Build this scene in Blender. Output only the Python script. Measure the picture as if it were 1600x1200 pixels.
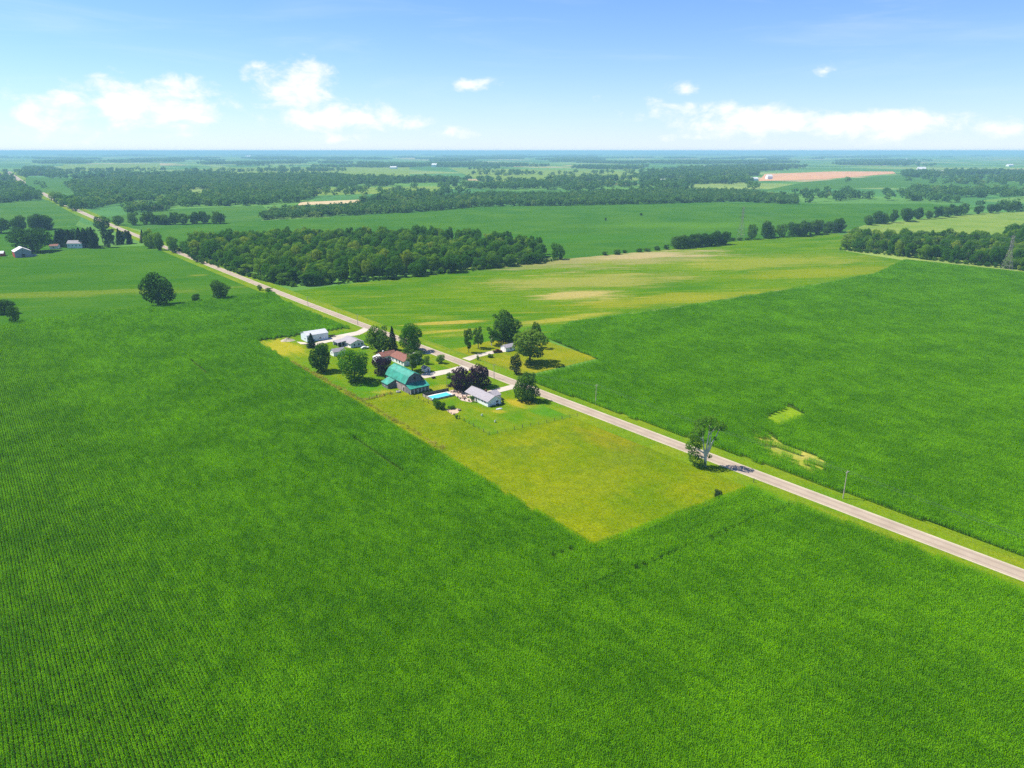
import bpy, bmesh, math, random
import numpy as np
from mathutils import Vector, Matrix
from mathutils.geometry import tessellate_polygon

for o in list(bpy.data.objects):
    bpy.data.objects.remove(o)
SC = bpy.context.scene
COL = SC.collection
R = math.radians

# ------------------------------------------------------------------ camera
CAM_H, FPX, HORIZON = 110.0, 1111.0, 235.5          # metres, focal length in photo pixels, horizon row
PITCH = math.atan((600 - HORIZON) / FPX)
cam = bpy.data.cameras.new('camera')
cam.sensor_width = 36.0
cam.lens = FPX / 1600 * 36
cam.clip_start = 1.0
cam.clip_end = 200000
camo = bpy.data.objects.new('camera', cam)
COL.objects.link(camo)
camo.location = (0, 0, CAM_H)
camo.rotation_euler = (math.pi / 2 - PITCH, 0, 0)
SC.camera = camo

# ------------------------------------------------------------------ sun, sky, exposure
SUN_EL = R(56)
SUN_AZ = math.atan2(-0.97, 0.22)                      # clockwise from +Y
SUN_DIR = Vector((math.sin(SUN_AZ) * math.cos(SUN_EL), math.cos(SUN_AZ) * math.cos(SUN_EL), math.sin(SUN_EL)))
sun = bpy.data.lights.new('sun', 'SUN')
sun.energy = 5.0
sun.angle = R(0.53)
sun.color = (1.0, 0.93, 0.80)
suno = bpy.data.objects.new('sun', sun)
COL.objects.link(suno)
suno.location = (0, 0, 300)
suno.rotation_euler = SUN_DIR.to_track_quat('Z', 'Y').to_euler()

SC.view_settings.view_transform = 'Standard'
SC.view_settings.look = 'None'
SC.view_settings.exposure = 0.84
SC.view_settings.gamma = 1.0
SC.view_settings.use_curve_mapping = False
SC.render.engine = 'CYCLES'
cy = SC.cycles
cy.max_bounces = 5
cy.diffuse_bounces = 2
cy.glossy_bounces = 2
cy.transmission_bounces = 3
cy.transparent_max_bounces = 4
cy.volume_bounces = 1
cy.use_denoising = False
cy.use_adaptive_sampling = True
cy.adaptive_threshold = 0.015


class NT:
    """small node-tree helper"""
    def __init__(self, nt):
        self.nt = nt
        nt.nodes.clear()

    def n(self, typ, **kw):
        nd = self.nt.nodes.new(typ)
        ins = kw.pop('ins', {})
        for k, v in kw.items():
            setattr(nd, k, v)
        for k, v in ins.items():
            self.put(nd.inputs[k], v)
        return nd

    def put(self, sock, v):
        if isinstance(v, bpy.types.NodeSocket):
            self.nt.links.new(v, sock)
        elif isinstance(v, bpy.types.Node):
            self.nt.links.new(v.outputs[0], sock)
        else:
            if isinstance(v, tuple) and len(v) == 3 and sock.type == 'RGBA':
                v = (*v, 1.0)
            sock.default_value = v

    def math(self, op, a, b=None, c=None, clamp=False):
        nd = self.nt.nodes.new('ShaderNodeMath')
        nd.operation = op
        nd.use_clamp = clamp
        for i, v in enumerate((a, b, c)):
            if v is not None:
                self.put(nd.inputs[i], v)
        return nd.outputs[0]

    def mix(self, f, a, b, blend='MIX'):
        nd = self.nt.nodes.new('ShaderNodeMix')
        nd.data_type = 'RGBA'
        nd.blend_type = blend
        self.put(nd.inputs[0], f)
        self.put(nd.inputs[6], a)
        self.put(nd.inputs[7], b)
        return nd.outputs[2]

    def noise(self, vec, scale, detail=3.0, rough=0.55, dist=0.0):
        nd = self.nt.nodes.new('ShaderNodeTexNoise')
        self.put(nd.inputs['Vector'], vec)
        nd.inputs['Scale'].default_value = scale
        nd.inputs['Detail'].default_value = detail
        nd.inputs['Roughness'].default_value = rough
        nd.inputs['Distortion'].default_value = dist
        return nd.outputs[0]

    def sstep(self, x, lo, hi):
        nd = self.nt.nodes.new('ShaderNodeMapRange')
        nd.interpolation_type = 'SMOOTHSTEP'
        self.put(nd.inputs['Value'], x)
        nd.inputs['From Min'].default_value = lo
        nd.inputs['From Max'].default_value = hi
        return nd.outputs[0]

    def mapping(self, vec, loc=(0, 0, 0), rot=0.0, scale=(1, 1, 1)):
        nd = self.nt.nodes.new('ShaderNodeMapping')
        self.put(nd.inputs['Vector'], vec)
        nd.inputs['Location'].default_value = loc
        nd.inputs['Rotation'].default_value = (0, 0, rot)
        nd.inputs['Scale'].default_value = scale
        return nd.outputs[0]


def pixel_dir(x, y):
    u, v = (x - 800) / FPX, (y - 600) / FPX
    d = Vector((u, math.cos(PITCH) - v * math.sin(PITCH), -(math.sin(PITCH) + v * math.cos(PITCH))))
    return d.normalized()


world = bpy.data.worlds.new('World')
SC.world = world
world.use_nodes = True
w = NT(world.node_tree)
sky = w.n('ShaderNodeTexSky', sky_type='NISHITA', sun_disc=False, sun_elevation=SUN_EL, sun_rotation=SUN_AZ % (2 * math.pi),
          altitude=200.0, air_density=1.0, dust_density=0.1, ozone_density=2.0)
tc = w.n('ShaderNodeTexCoord')
sep = w.n('ShaderNodeSeparateXYZ', ins={0: tc.outputs['Generated']})
az = w.math('ARCTAN2', sep.outputs[0], sep.outputs[1])
el = w.math('ARCSINE', sep.outputs[2])
azel = w.n('ShaderNodeCombineXYZ', ins={0: az, 1: w.math('MULTIPLY', el, 1.7), 2: 0.0}).outputs[0]
# cumulus clusters: (photo pixel of the middle, half width, half height in degrees, weight)
cl = None
for (px, py, sx, sy, wt) in [(240, 165, 5.0, 1.9, .68), (90, 175, 4.2, 2.0, .5), (462, 142, 3.0, 1.9, .74), (515, 180, 4.8, 1.2, .70),
                             (615, 190, 2.6, .7, .6), (742, 132, 1.9, .55, .55), (1064, 136, 1.4, .75, .58), (1035, 172, 3.0, .9, .5),
                             (1165, 190, 5.0, 1.2, .76), (1372, 196, 5.0, 1.1, .74), (1570, 202, 2.6, .8, .52), (1298, 106, 1.2, .6, .42),
                             (705, 207, 2.4, .5, .46), (530, 215, 3.0, .5, .42), (1080, 215, 2.5, .45, .42),
                             (935, 152, .8, .4, .36)]:
    d = pixel_dir(px, py)
    a0, e0 = math.atan2(d.x, d.y), math.asin(d.z)
    gx = w.math('DIVIDE', w.math('SUBTRACT', az, a0), R(sx))
    gy = w.math('DIVIDE', w.math('SUBTRACT', el, e0), R(sy))
    r2 = w.math('ADD', w.math('MULTIPLY', gx, gx), w.math('MULTIPLY', gy, gy))
    g = w.math('MULTIPLY', w.math('EXPONENT', w.math('MULTIPLY', r2, -0.8)), wt)
    cl = g if cl is None else w.math('MAXIMUM', cl, g)
# the same kind of broken cumulus goes on all round the horizon
band = w.math('MULTIPLY', w.sstep(el, R(0.0), R(2.5)), w.math('SUBTRACT', 1.0, w.sstep(el, R(5), R(12))))
allround = w.math('MULTIPLY', w.sstep(w.noise(azel, 5.0, 2.0), 0.52, 0.75), w.math('MULTIPLY', band, 0.55))
behind = w.sstep(w.math('ABSOLUTE', az), R(40), R(50))
cl = w.math('MAXIMUM', cl, w.math('MULTIPLY', allround, behind))
fine = w.noise(azel, 26.0, 7.0, 0.6, 0.25)
puff = w.noise(azel, 9.0, 3.0, 0.5)
dens = w.math('ADD', cl, w.math('ADD', w.math('MULTIPLY', w.math('SUBTRACT', fine, 0.5), 1.35),
                              w.math('MULTIPLY', w.math('SUBTRACT', puff, 0.5), 0.45)))
dens = w.math('MULTIPLY', dens, w.sstep(cl, 0.03, 0.22))
mask = w.math('MULTIPLY', w.sstep(dens, 0.24, 0.64), 0.84)
# thin veil of high cloud
veil = w.noise(w.mapping(azel, scale=(2.0, 9.0, 1.0)), 1.6, 5.0, 0.6, 0.6)
veil = w.math('MULTIPLY', w.sstep(veil, 0.48, 0.85), 0.18)
skycol = w.mix(1.0, sky.outputs[0], (0.56, 0.79, 1.20), 'MULTIPLY')
low = w.math('MULTIPLY', w.math('EXPONENT', w.math('DIVIDE', w.math('MAXIMUM', el, 0.0), -R(3.8))), .58)
skycol = w.mix(low, skycol, (6.6, 6.85, 8.0))
c1 = w.mix(veil, skycol, (7.0, 7.4, 7.9))
shade = w.mix(w.sstep(dens, 0.35, 0.95), (6.4, 6.8, 7.7), (8.1, 7.9, 7.7))
c2 = w.mix(mask, c1, shade)
bg = w.n('ShaderNodeBackground', ins={'Color': c2, 'Strength': 0.086})
w.n('ShaderNodeOutputWorld', ins={'Surface': bg.outputs[0]})


# ------------------------------------------------------------------ geometry helpers
def P(x, y, h=0.0):
    """point of the horizontal plane z = h that photo pixel (x, y) looks at"""
    u, v = (x - 800) / FPX, (y - 600) / FPX
    d = math.sin(PITCH) + v * math.cos(PITCH)
    f = math.cos(PITCH) - v * math.sin(PITCH)
    t = (CAM_H - h) / d
    return (u * t, f * t)


def px_scale(x, y):
    """photo pixels per metre at a ground point"""
    w_ = P(x, y)
    return FPX / math.sqrt(w_[0] ** 2 + w_[1] ** 2 + CAM_H ** 2)


FR = R(-52.5)                                          # the farm's own grid: w runs along the road towards us, u across it
W_ = Vector((math.cos(FR), math.sin(FR)))
U_ = Vector((math.cos(FR + math.pi / 2), math.sin(FR + math.pi / 2)))
FARM_ROT = FR + math.pi / 2                            # local x = u, local y = -w


def UW(u, wv):
    v = U_ * u + W_ * wv
    return (v.x, v.y)


def tag(o, label=None, cat=None, group=None, kind=None):
    if label: o['label'] = label
    if cat: o['category'] = cat
    if group: o['group'] = group
    if kind: o['kind'] = kind
    return o


def empty(name, loc, rz=0.0):
    o = bpy.data.objects.new(name, None)
    o.empty_display_size = 0.5
    COL.objects.link(o)
    o.location = loc
    o.rotation_euler = (0, 0, rz)
    return o


def link(name, me, parent=None, mat=None):
    o = bpy.data.objects.new(name, me)
    COL.objects.link(o)
    if parent is not None:
        o.parent = parent
    if mat is not None:
        if not me.materials:
            me.materials.append(None)
        o.material_slots[0].link = 'OBJECT'
        o.material_slots[0].material = mat
    return o


class MB:
    """mesh builder: collects boxes, tubes, prisms; build() links ONE mesh object"""
    def __init__(self):
        self.v, self.f = [], []

    def add(self, vs, fs):
        b = len(self.v)
        self.v += [tuple(p) for p in vs]
        self.f += [tuple(i + b for i in f) for f in fs]
        return self

    def box(self, c, s, rz=0.0, rx=0.0):
        m = Matrix.Rotation(rz, 3, 'Z') @ Matrix.Rotation(rx, 3, 'X')
        vs = []
        for dz in (-.5, .5):
            for dx, dy in ((-.5, -.5), (.5, -.5), (.5, .5), (-.5, .5)):
                vs.append(Vector(c) + m @ Vector((dx * s[0], dy * s[1], dz * s[2])))
        return self.add(vs, [(3, 2, 1, 0), (4, 5, 6, 7), (0, 1, 5, 4), (1, 2, 6, 5), (2, 3, 7, 6), (3, 0, 4, 7)])

    def span(self, x0, x1, y0, y1, z0, z1):
        return self.box(((x0 + x1) / 2, (y0 + y1) / 2, (z0 + z1) / 2), (x1 - x0, y1 - y0, z1 - z0))

    def tube(self, pts, rad, n=6, cap=True):
        pts = [Vector(p) for p in pts]
        if not isinstance(rad, (list, tuple)):
            rad = [rad] * len(pts)
        vs, fs = [], []
        for i, p in enumerate(pts):
            t = (pts[min(i + 1, len(pts) - 1)] - pts[max(i - 1, 0)]).normalized()
            a = t.orthogonal().normalized() if abs(t.z) < .95 else Vector((1, 0, 0)).cross(t).normalized()
            b = t.cross(a)
            for k in range(n):
                q = 2 * math.pi * k / n
                vs.append(p + (a * math.cos(q) + b * math.sin(q)) * rad[i])
        for i in range(len(pts) - 1):
            for k in range(n):
                fs.append((i * n + k, i * n + (k + 1) % n, (i + 1) * n + (k + 1) % n, (i + 1) * n + k))
        if cap:
            fs.append(tuple(range(n))[::-1])
            fs.append(tuple(range((len(pts) - 1) * n, len(pts) * n)))
        return self.add(vs, fs)

    def extrude_y(self, prof, y0, y1):
        """closed profile in x,z extruded along y"""
        n = len(prof)
        vs = [(x, y0, z) for x, z in prof] + [(x, y1, z) for x, z in prof]
        fs = [tuple(range(n)), tuple(range(2 * n - 1, n - 1, -1))]
        fs += [(i, i + n, (i + 1) % n + n, (i + 1) % n) for i in range(n)]
        return self.add(vs, fs)

    def lathe(self, prof, n=10, c=(0, 0, 0)):
        vs, fs = [], []
        for r, z in prof:
            for k in range(n):
                q = 2 * math.pi * k / n
                vs.append((c[0] + r * math.cos(q), c[1] + r * math.sin(q), c[2] + z))
        for i in range(len(prof) - 1):
            for k in range(n):
                fs.append((i * n + k, i * n + (k + 1) % n, (i + 1) * n + (k + 1) % n, (i + 1) * n + k))
        fs.append(tuple(range(n))[::-1])
        fs.append(tuple(range((len(prof) - 1) * n, len(prof) * n)))
        return self.add(vs, fs)

    def mesh(self, name, fix=True):
        me = bpy.data.meshes.new(name)
        me.from_pydata(self.v, [], self.f)
        if fix:
            bm = bmesh.new()
            bm.from_mesh(me)
            bmesh.ops.recalc_face_normals(bm, faces=bm.faces)
            bm.to_mesh(me)
            bm.free()
        return me

    def build(self, name, mat, parent=None, label=None):
        me = self.mesh(name)
        me.materials.append(mat)
        o = bpy.data.objects.new(name, me)
        COL.objects.link(o)
        if parent is not None:
            o.parent = parent
        if label:
            o['label'] = label
        return o


# ------------------------------------------------------------------ materials
def new_mat(name):
    m = bpy.data.materials.new(name)
    m.use_nodes = True
    return m, NT(m.node_tree)


def finish(t, col, rough=0.8, bump=None, spec=0.2, metal=0.0, bump_d=0.1):
    b = t.n('ShaderNodeBsdfPrincipled', ins={'Base Color': col, 'Roughness': rough, 'Specular IOR Level': spec, 'Metallic': metal})
    if bump is not None:
        bp = t.n('ShaderNodeBump', ins={'Strength': 1.0, 'Distance': bump_d, 'Height': bump})
        t.put(b.inputs['Normal'], bp.outputs[0])
    t.n('ShaderNodeOutputMaterial', ins={'Surface': b.outputs[0]})


def obj_vec(t):
    return t.n('ShaderNodeTexCoord').outputs['Object']


def world_vec(t):
    return t.n('ShaderNodeNewGeometry').outputs['Position']


def paint(name, col, rough=0.6, mottle=0.25, scale=1.2, ribs=None, metal=0.0, spec=0.3):
    """painted or weathered surface; ribs = (axis, pitch) gives fine relief such as boards or sheet ribs"""
    m, t = new_mat(name)
    v = obj_vec(t)
    n1 = t.noise(v, scale, 5.0, 0.65)
    n2 = t.noise(t.mapping(v, scale=(3, 3, 0.3)), scale * 2, 4.0)
    dark = tuple(c * (1 - mottle) for c in col)
    light = tuple(min(1, c * (1 + mottle * .5)) for c in col)
    c = t.mix(t.sstep(n1, .3, .7), dark, light)
    c = t.mix(t.math('MULTIPLY', t.sstep(n2, .5, .8), mottle), c, tuple(x * .55 for x in col))
    h = None
    if ribs:
        s = t.n('ShaderNodeSeparateXYZ', ins={0: v})
        x = s.outputs['XYZ'.index(ribs[0])]
        fr = t.math('FRACT', t.math('DIVIDE', x, ribs[1]))
        h = t.sstep(t.math('ABSOLUTE', t.math('SUBTRACT', fr, 0.5)), 0.38, 0.5)
        rnd = t.n('ShaderNodeTexWhiteNoise', noise_dimensions='1D', ins={'W': t.math('FLOOR', t.math('DIVIDE', x, ribs[1]))}).outputs[0]
        c = t.mix(t.math('MULTIPLY', rnd, mottle * .8), c, tuple(x_ * .7 for x_ in col))
    finish(t, c, rough, h, spec, metal, 0.03)
    return m


def flat(name, col, rough=0.5, metal=0.0, spec=0.4):
    m, t = new_mat(name)
    v = obj_vec(t)
    c = t.mix(t.noise(v, 3.0, 3.0), tuple(x * .85 for x in col), tuple(min(1, x * 1.1) for x in col))
    finish(t, c, rough, None, spec, metal)
    return m


def field_mat(name, base, alt, straw=(.30, .25, .08), rows=FARM_ROT - math.pi / 2, streak=.5, straw_amt=.12, patches=(), big=.012, grain=.7,
              gc=.55):
    """crop or grass seen from the air: broad tone drift, streaks along the rows, fine plant grain, bare or straw patches"""
    m, t = new_mat(name)
    v = world_vec(t)
    rv = t.mapping(v, rot=-rows)                                 # x along the rows
    n_big = t.noise(v, big, 4.0, .6)
    n_mid = t.noise(t.mapping(rv, scale=(.35, 1, 1)), .05, 5.0, .62)
    n_str = t.noise(t.mapping(rv, scale=(.012, .22, 1)), 1.0, 4.0, .6)
    n_fine = t.noise(v, grain, 4.0, .7)
    n_fin2 = t.noise(v, grain * 4.5, 2.0, .6)
    k = t.math('ADD', t.math('MULTIPLY', n_big, 1 - streak * .5), t.math('MULTIPLY', n_mid, .35 + streak * .2))
    k = t.math('ADD', k, t.math('MULTIPLY', n_str, streak * .6))
    k = t.math('DIVIDE', k, 1.35 + streak * .3)
    c = t.mix(t.sstep(k, .36, .64), base, alt)
    s = t.sstep(t.math('ADD', t.math('MULTIPLY', n_mid, .6), t.math('MULTIPLY', n_str, .5)), .56, .82)
    c = t.mix(t.math('MULTIPLY', s, straw_amt * 4, clamp=True), c, straw)
    for (px, py, rx, ry, rot, col, amt) in patches:              # broad patches with uneven edges, centred where the photo shows them
        x0, y0 = P(px, py)
        lv = t.mapping(t.mapping(v, loc=(-x0, -y0, 0)), rot=-rot, scale=(1, 1, 1))
        sp = t.n('ShaderNodeSeparateXYZ', ins={0: lv})
        qx = t.math('DIVIDE', sp.outputs[0], rx)
        qy = t.math('DIVIDE', sp.outputs[1], ry)
        rr = t.math('SQRT', t.math('ADD', t.math('MULTIPLY', qx, qx), t.math('MULTIPLY', qy, qy)))
        rr = t.math('ADD', rr, t.math('MULTIPLY', t.math('SUBTRACT', t.math('ADD', t.math('MULTIPLY', n_mid, .7), t.math('MULTIPLY', n_str, .6)), .65), 4.0))
        c = t.mix(t.math('MULTIPLY', t.math('SUBTRACT', 1.0, t.sstep(rr, .35, 1.15)), amt), c, col)
    g = t.sstep(t.math('ADD', t.math('MULTIPLY', n_fine, .6), t.math('MULTIPLY', n_fin2, .4)), .3, .7)
    cn = t.sstep(t.noise(v, .28, 5.0, .7), .3, .7)
    c = t.mix(t.math('MULTIPLY', cn, gc), t.mix(1.0, c, (1.12, 1.10, 1.05), 'MULTIPLY'), t.mix(1.0, c, (.70, .76, .75), 'MULTIPLY'))
    c = t.mix(t.math('MULTIPLY', g, gc), t.mix(1.0, c, (.78, .78, .78), 'MULTIPLY'), t.mix(1.0, c, (1.35, 1.33, 1.2), 'MULTIPLY'))
    c = t.mix(.5, c, t.mix(g, t.mix(1.0, c, (.7, .7, .75), 'MULTIPLY'), t.mix(1.0, c, (1.28, 1.25, 1.2), 'MULTIPLY')))
    finish(t, c, .9, t.math('ADD', n_fine, t.math('MULTIPLY', n_fin2, .5)), .0, 0, .25)
    return m


def leaf_mat(name, a, b, c_=None, trans=.35, objrand=.5, scale=.35):
    """foliage: tone varies from clump to clump and from tree to tree"""
    m, t = new_mat(name)
    v = world_vec(t)
    n = t.noise(v, scale, 4.0, .65)
    n2 = t.noise(v, scale * 6, 2.0, .6)
    rnd = t.n('ShaderNodeObjectInfo').outputs['Random']
    k = t.math('ADD', t.math('MULTIPLY', n, 1 - objrand * .6), t.math('MULTIPLY', n2, .35))
    k = t.math('ADD', k, t.math('MULTIPLY', t.math('SUBTRACT', rnd, .5), objrand))
    col = t.mix(t.sstep(k, .32, .92), a, b)
    if c_ is not None:
        col = t.mix(t.sstep(rnd, .90, .98), col, c_)
    d = t.n('ShaderNodeBsdfPrincipled', ins={'Base Color': col, 'Roughness': .7, 'Specular IOR Level': .0})
    tr = t.n('ShaderNodeBsdfTranslucent', ins={'Color': t.mix(1.0, col, (1.25, 1.3, .6), 'MULTIPLY')})
    mx = t.n('ShaderNodeMixShader', ins={0: trans, 1: d.outputs[0], 2: tr.outputs[0]})
    t.n('ShaderNodeOutputMaterial', ins={'Surface': mx.outputs[0]})
    return m


M = {}
M['corn'] = leaf_mat('corn_leaf', (.098, .285, .0005), (.208, .460, .001), None, .42, .25, .03)
M['leaf_dark'] = leaf_mat('leaf_dark_green', (.030, .088, .012), (.090, .185, .020))
M['leaf_mid'] = leaf_mat('leaf_mid_green', (.040, .115, .010), (.120, .235, .020))
M['leaf_light'] = leaf_mat('leaf_light_green', (.075, .155, .015), (.17, .26, .03))
M['leaf_bright'] = leaf_mat('leaf_bright_green', (.045, .155, .008), (.14, .30, .014))
M['leaf_wood'] = leaf_mat('leaf_wood', (.052, .150, .010), (.175, .300, .016), (.21, .29, .02), .45, .75)
M['leaf_purple'] = leaf_mat('leaf_purple', (.024, .012, .030), (.072, .030, .060), None, .25, .2)
M['leaf_spruce'] = leaf_mat('leaf_spruce', (.018, .045, .028), (.05, .09, .06), None, .15, .2)
M['leaf_conifer'] = leaf_mat('leaf_conifer', (.012, .036, .016), (.03, .065, .024), None, .15, .3)
M['weed'] = leaf_mat('weed', (.26, .30, .03), (.55, .46, .14), None, .45, .3, .15)
M['leaf_far'] = leaf_mat('leaf_far', (.056, .145, .034), (.115, .225, .044), (.16, .24, .05), .42, .6, .02)
M['bark'] = paint('bark', (.10, .085, .065), .9, .4, 2.0)
M['bark_pale'] = paint('bark_pale', (.58, .53, .44), .85, .3, 1.5)
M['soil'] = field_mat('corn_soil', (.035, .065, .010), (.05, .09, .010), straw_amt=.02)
G1 = (.075, .205, .010)
M['soy_near'] = field_mat('soy_beside_wood', (.036, .128, .001), (.105, .190, .002), (.28, .25, .05), straw_amt=.14, streak=.8, rows=R(8),
    patches=[(905, 462, 42, 26, .2, (.40, .31, .12), .75), (930, 438, 110, 40, .25, (.30, .27, .07), .6), (960, 405, 150, 60, .3, (.33, .26, .13), .55),
             (1020, 398, 90, 30, .3, (.44, .33, .20), .5), (1060, 467, 110, 22, .33, (.26, .25, .02), .6), (870, 500, 50, 9, .5, (.36, .30, .05), .6),
             (705, 504, 28, 6, .3, (.42, .31, .06), .65), (695, 518, 30, 5, .3, (.40, .31, .05), .6), (1290, 425, 120, 30, .3, (.21, .23, .012), .6),
             (1190, 410, 140, 40, .3, (.22, .24, .03), .7), (790, 525, 60, 30, .4, (.05, .16, .01), .6)])
M['soy_left'] = field_mat('soy_left', (.030, .112, .004), (.054, .142, .006), (.22, .22, .04), straw_amt=.03, streak=.7, rows=R(10),
    patches=[(70, 461, 160, 16, .2, (.15, .20, .02), .6), (310, 430, 10, 5, .3, (.2, .22, .03), .5)])
M['field_green'] = field_mat('field_green', (.030, .110, .010), (.055, .145, .010), (.2, .2, .06), straw_amt=.03, streak=.5, rows=R(5),
    patches=[(1080, 352, 160, 60, .1, (.075, .18, .012), .7), (900, 372, 150, 50, .1, (.035, .13, .008), .6)])
M['field_pale'] = field_mat('field_pale', (.11, .20, .03), (.18, .25, .05), (.35, .30, .12), straw_amt=.06, rows=R(20))
M['field_mid'] = field_mat('field_mid', (.036, .12, .018), (.065, .15, .02), (.2, .2, .06), straw_amt=.03, rows=R(15))
M['field_bare'] = field_mat('field_bare', (.42, .22, .13), (.55, .32, .19), (.5, .35, .22), straw_amt=.05, rows=R(4))
M['field_stubble'] = field_mat('field_stubble', (.42, .33, .20), (.5, .40, .25), (.5, .42, .3), straw_amt=.05)
M['straw'] = field_mat('straw_ground', (.16, .24, .01), (.34, .31, .07), (.48, .40, .18), straw_amt=.16, big=.12)
M['light_crop'] = field_mat('light_crop', (.11, .22, .006), (.17, .27, .008), straw_amt=.03, big=.1)
M['pasture'] = field_mat('pasture', (.092, .160, .002), (.158, .196, .003), (.25, .235, .015), straw_amt=.10, streak=.15, big=.03, grain=1.1, gc=.8,
    patches=[(905, 760, 26, 14, .6, (.18, .21, .008), .4), (960, 690, 16, 9, -.9, (.21, .18, .010), .5), (980, 715, 20, 10, .6, (.11, .16, .008), .6),
             (700, 650, 18, 8, .6, (.17, .20, .008), .4), (830, 700, 22, 7, .6, (.10, .16, .008), .6)])
M['lawn'] = field_mat('lawn', (.062, .175, .004), (.140, .205, .005), (.32, .27, .015), straw_amt=.06, streak=.2, big=.05, grain=1.4,
    patches=[(812, 632, 9, 8, 0, (.34, .27, .02), .8), (778, 643, 7, 3, 0, (.32, .27, .02), .7), (450, 545, 26, 14, 2.2, (.32, .29, .02), .85),
             (600, 612, 7, 3, 0, (.32, .28, .03), .6), (860, 640, 14, 9, .3, (.06, .20, .01), .7), (580, 606, 13, 7, .3, (.065, .21, .01), .7),
             (700, 606, 12, 6, 0, (.27, .25, .02), .6)])
M['lawn_dry'] = field_mat('lawn_dry', (.13, .185, .006), (.215, .22, .008), (.33, .27, .03), straw_amt=.1, streak=.2, big=.05, grain=1.4)
M['verge'] = field_mat('verge', (.09, .19, .006), (.165, .22, .008), (.30, .26, .04), straw_amt=.1, streak=.6, big=.04, grain=1.2)


def gravel(name, a, b, wheel=None, rough=.95):
    m, t = new_mat(name)
    v = world_vec(t)
    n = t.noise(v, .12, 5, .6)
    f = t.noise(v, 2.5, 4, .7)
    c = t.mix(t.sstep(t.math('ADD', t.math('MULTIPLY', n, .6), t.math('MULTIPLY', f, .4)), .35, .65), a, b)
    if wheel is not None:                        # worn wheel tracks along the road (uv: v across in metres)
        uv = t.n('ShaderNodeUVMap').outputs[0]
        s = t.n('ShaderNodeSeparateXYZ', ins={0: uv})
        d = t.math('ABSOLUTE', t.math('SUBTRACT', t.math('ABSOLUTE', s.outputs[1]), 1.5))
        tr = t.math('MULTIPLY', t.math('SUBTRACT', 1.0, t.sstep(t.math('ADD', d, t.math('MULTIPLY', n, .6)), .35, 1.0)), .6)
        c = t.mix(tr, c, wheel)
    finish(t, c, rough, f, .15, 0, .03)
    return m


M['road'] = gravel('chip_seal_road', (.29, .232, .172), (.36, .295, .225), (.235, .186, .145))
M['shoulder'] = gravel('gravel_shoulder', (.34, .30, .22), (.44, .385, .28))
M['drive'] = gravel('gravel_drive', (.38, .335, .27), (.48, .43, .36))
M['stone_patio'] = gravel('patio_paving', (.36, .27, .22), (.5, .40, .33))
M['dirt'] = gravel('bare_dirt', (.40, .29, .20), (.50, .37, .26))


def ground_mat():
    """far country: a patchwork of fields laid out on the survey grid"""
    m, t = new_mat('far_country')
    v = world_vec(t)
    rv = t.mapping(v, rot=-(FR))
    cv = t.mapping(rv, scale=(1 / 650, 1 / 330, 0))
    vo = t.n('ShaderNodeTexVoronoi', distance='CHEBYCHEV', feature='F1', ins={'Vector': cv, 'Scale': 1.0, 'Randomness': .75})
    s = t.n('ShaderNodeSeparateColor', ins={0: vo.outputs['Color']})
    r = t.n('ShaderNodeValToRGB', ins={0: s.outputs[0]})
    cr = r.color_ramp
    cr.interpolation = 'CONSTANT'
    cols = [(0, (.045, .13, .02)), (.25, (.07, .17, .025)), (.48, (.10, .20, .035)), (.66, (.05, .15, .03)), (.82, (.15, .22, .05)), (.93, (.30, .25, .12))]
    cr.elements[0].position, cr.elements[0].color = 0, (*cols[0][1], 1)
    cr.elements[1].position, cr.elements[1].color = cols[1][0], (*cols[1][1], 1)
    for p, c in cols[2:]:
        e = cr.elements.new(p)
        e.color = (*c, 1)
    n = t.noise(v, .004, 6, .65)
    c = t.mix(t.sstep(n, .35, .7), r.outputs[0], t.mix(1.0, r.outputs[0], (1.5, 1.35, 1.2), 'MULTIPLY'))
    n2 = t.noise(v, .4, 4, .7)
    c = t.mix(t.math('MULTIPLY', n2, .5), c, t.mix(1.0, c, (.55, .6, .6), 'MULTIPLY'))
    finish(t, c, .95, None, .05)
    return m


M['ground'] = ground_mat()
M['white_wall'] = paint('white_siding', (.82, .82, .79), .6, .12, .8, ('Z', .22))
M['white_shed'] = paint('pale_metal_siding', (.68, .74, .77), .5, .12, .6, ('X', .4))
M['grey_roof'] = paint('grey_shingle_roof', (.30, .28, .30), .85, .22, 1.5, ('Z', .18))
M['metal_roof'] = paint('pale_metal_roof', (.50, .51, .54), .5, .15, .8, ('X', .5))
M['red_roof'] = paint('brown_red_roof', (.21, .085, .062), .8, .3, 1.2, ('Z', .18))
M['teal_roof'] = paint('teal_metal_roof', (.030, .265, .190), .5, .35, .35, ('Y', .6), 0.0, .4)
M['barn_wall'] = paint('weathered_barn_boards', (.42, .32, .30), .9, .4, 1.0, ('Y', .3))
M['barn_grey'] = paint('grey_barn_boards', (.17, .165, .175), .9, .35, 1.0, ('X', .3))
M['stone'] = paint('pale_stone', (.62, .57, .50), .9, .25, 2.5)
M['glass'] = flat('window_glass', (.02, .025, .03), .12)
M['dark'] = flat('dark_interior', (.012, .012, .014), .8)
M['trim'] = flat('white_trim', (.75, .75, .73), .5)
M['wood_dark'] = paint('dark_fence_boards', (.10, .085, .075), .85, .3, 1.5, ('X', .2))
M['wood_pale'] = paint('pale_fence_boards', (.42, .37, .30), .85, .25, 1.5, ('Y', .2))
M['pole'] = paint('pole_wood', (.42, .37, .30), .85, .2, 2.0)
M['post'] = paint('post_wood', (.10, .085, .06), .9, .2, 2.0)
M['wire'] = flat('wire', (.20, .20, .20), .4, .8)
M['steel'] = flat('galvanised_steel', (.27, .24, .23), .6, .2)
M['red_wall'] = paint('red_barn_wall', (.42, .04, .025), .7, .25, 1.0, ('Y', .3))
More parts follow.
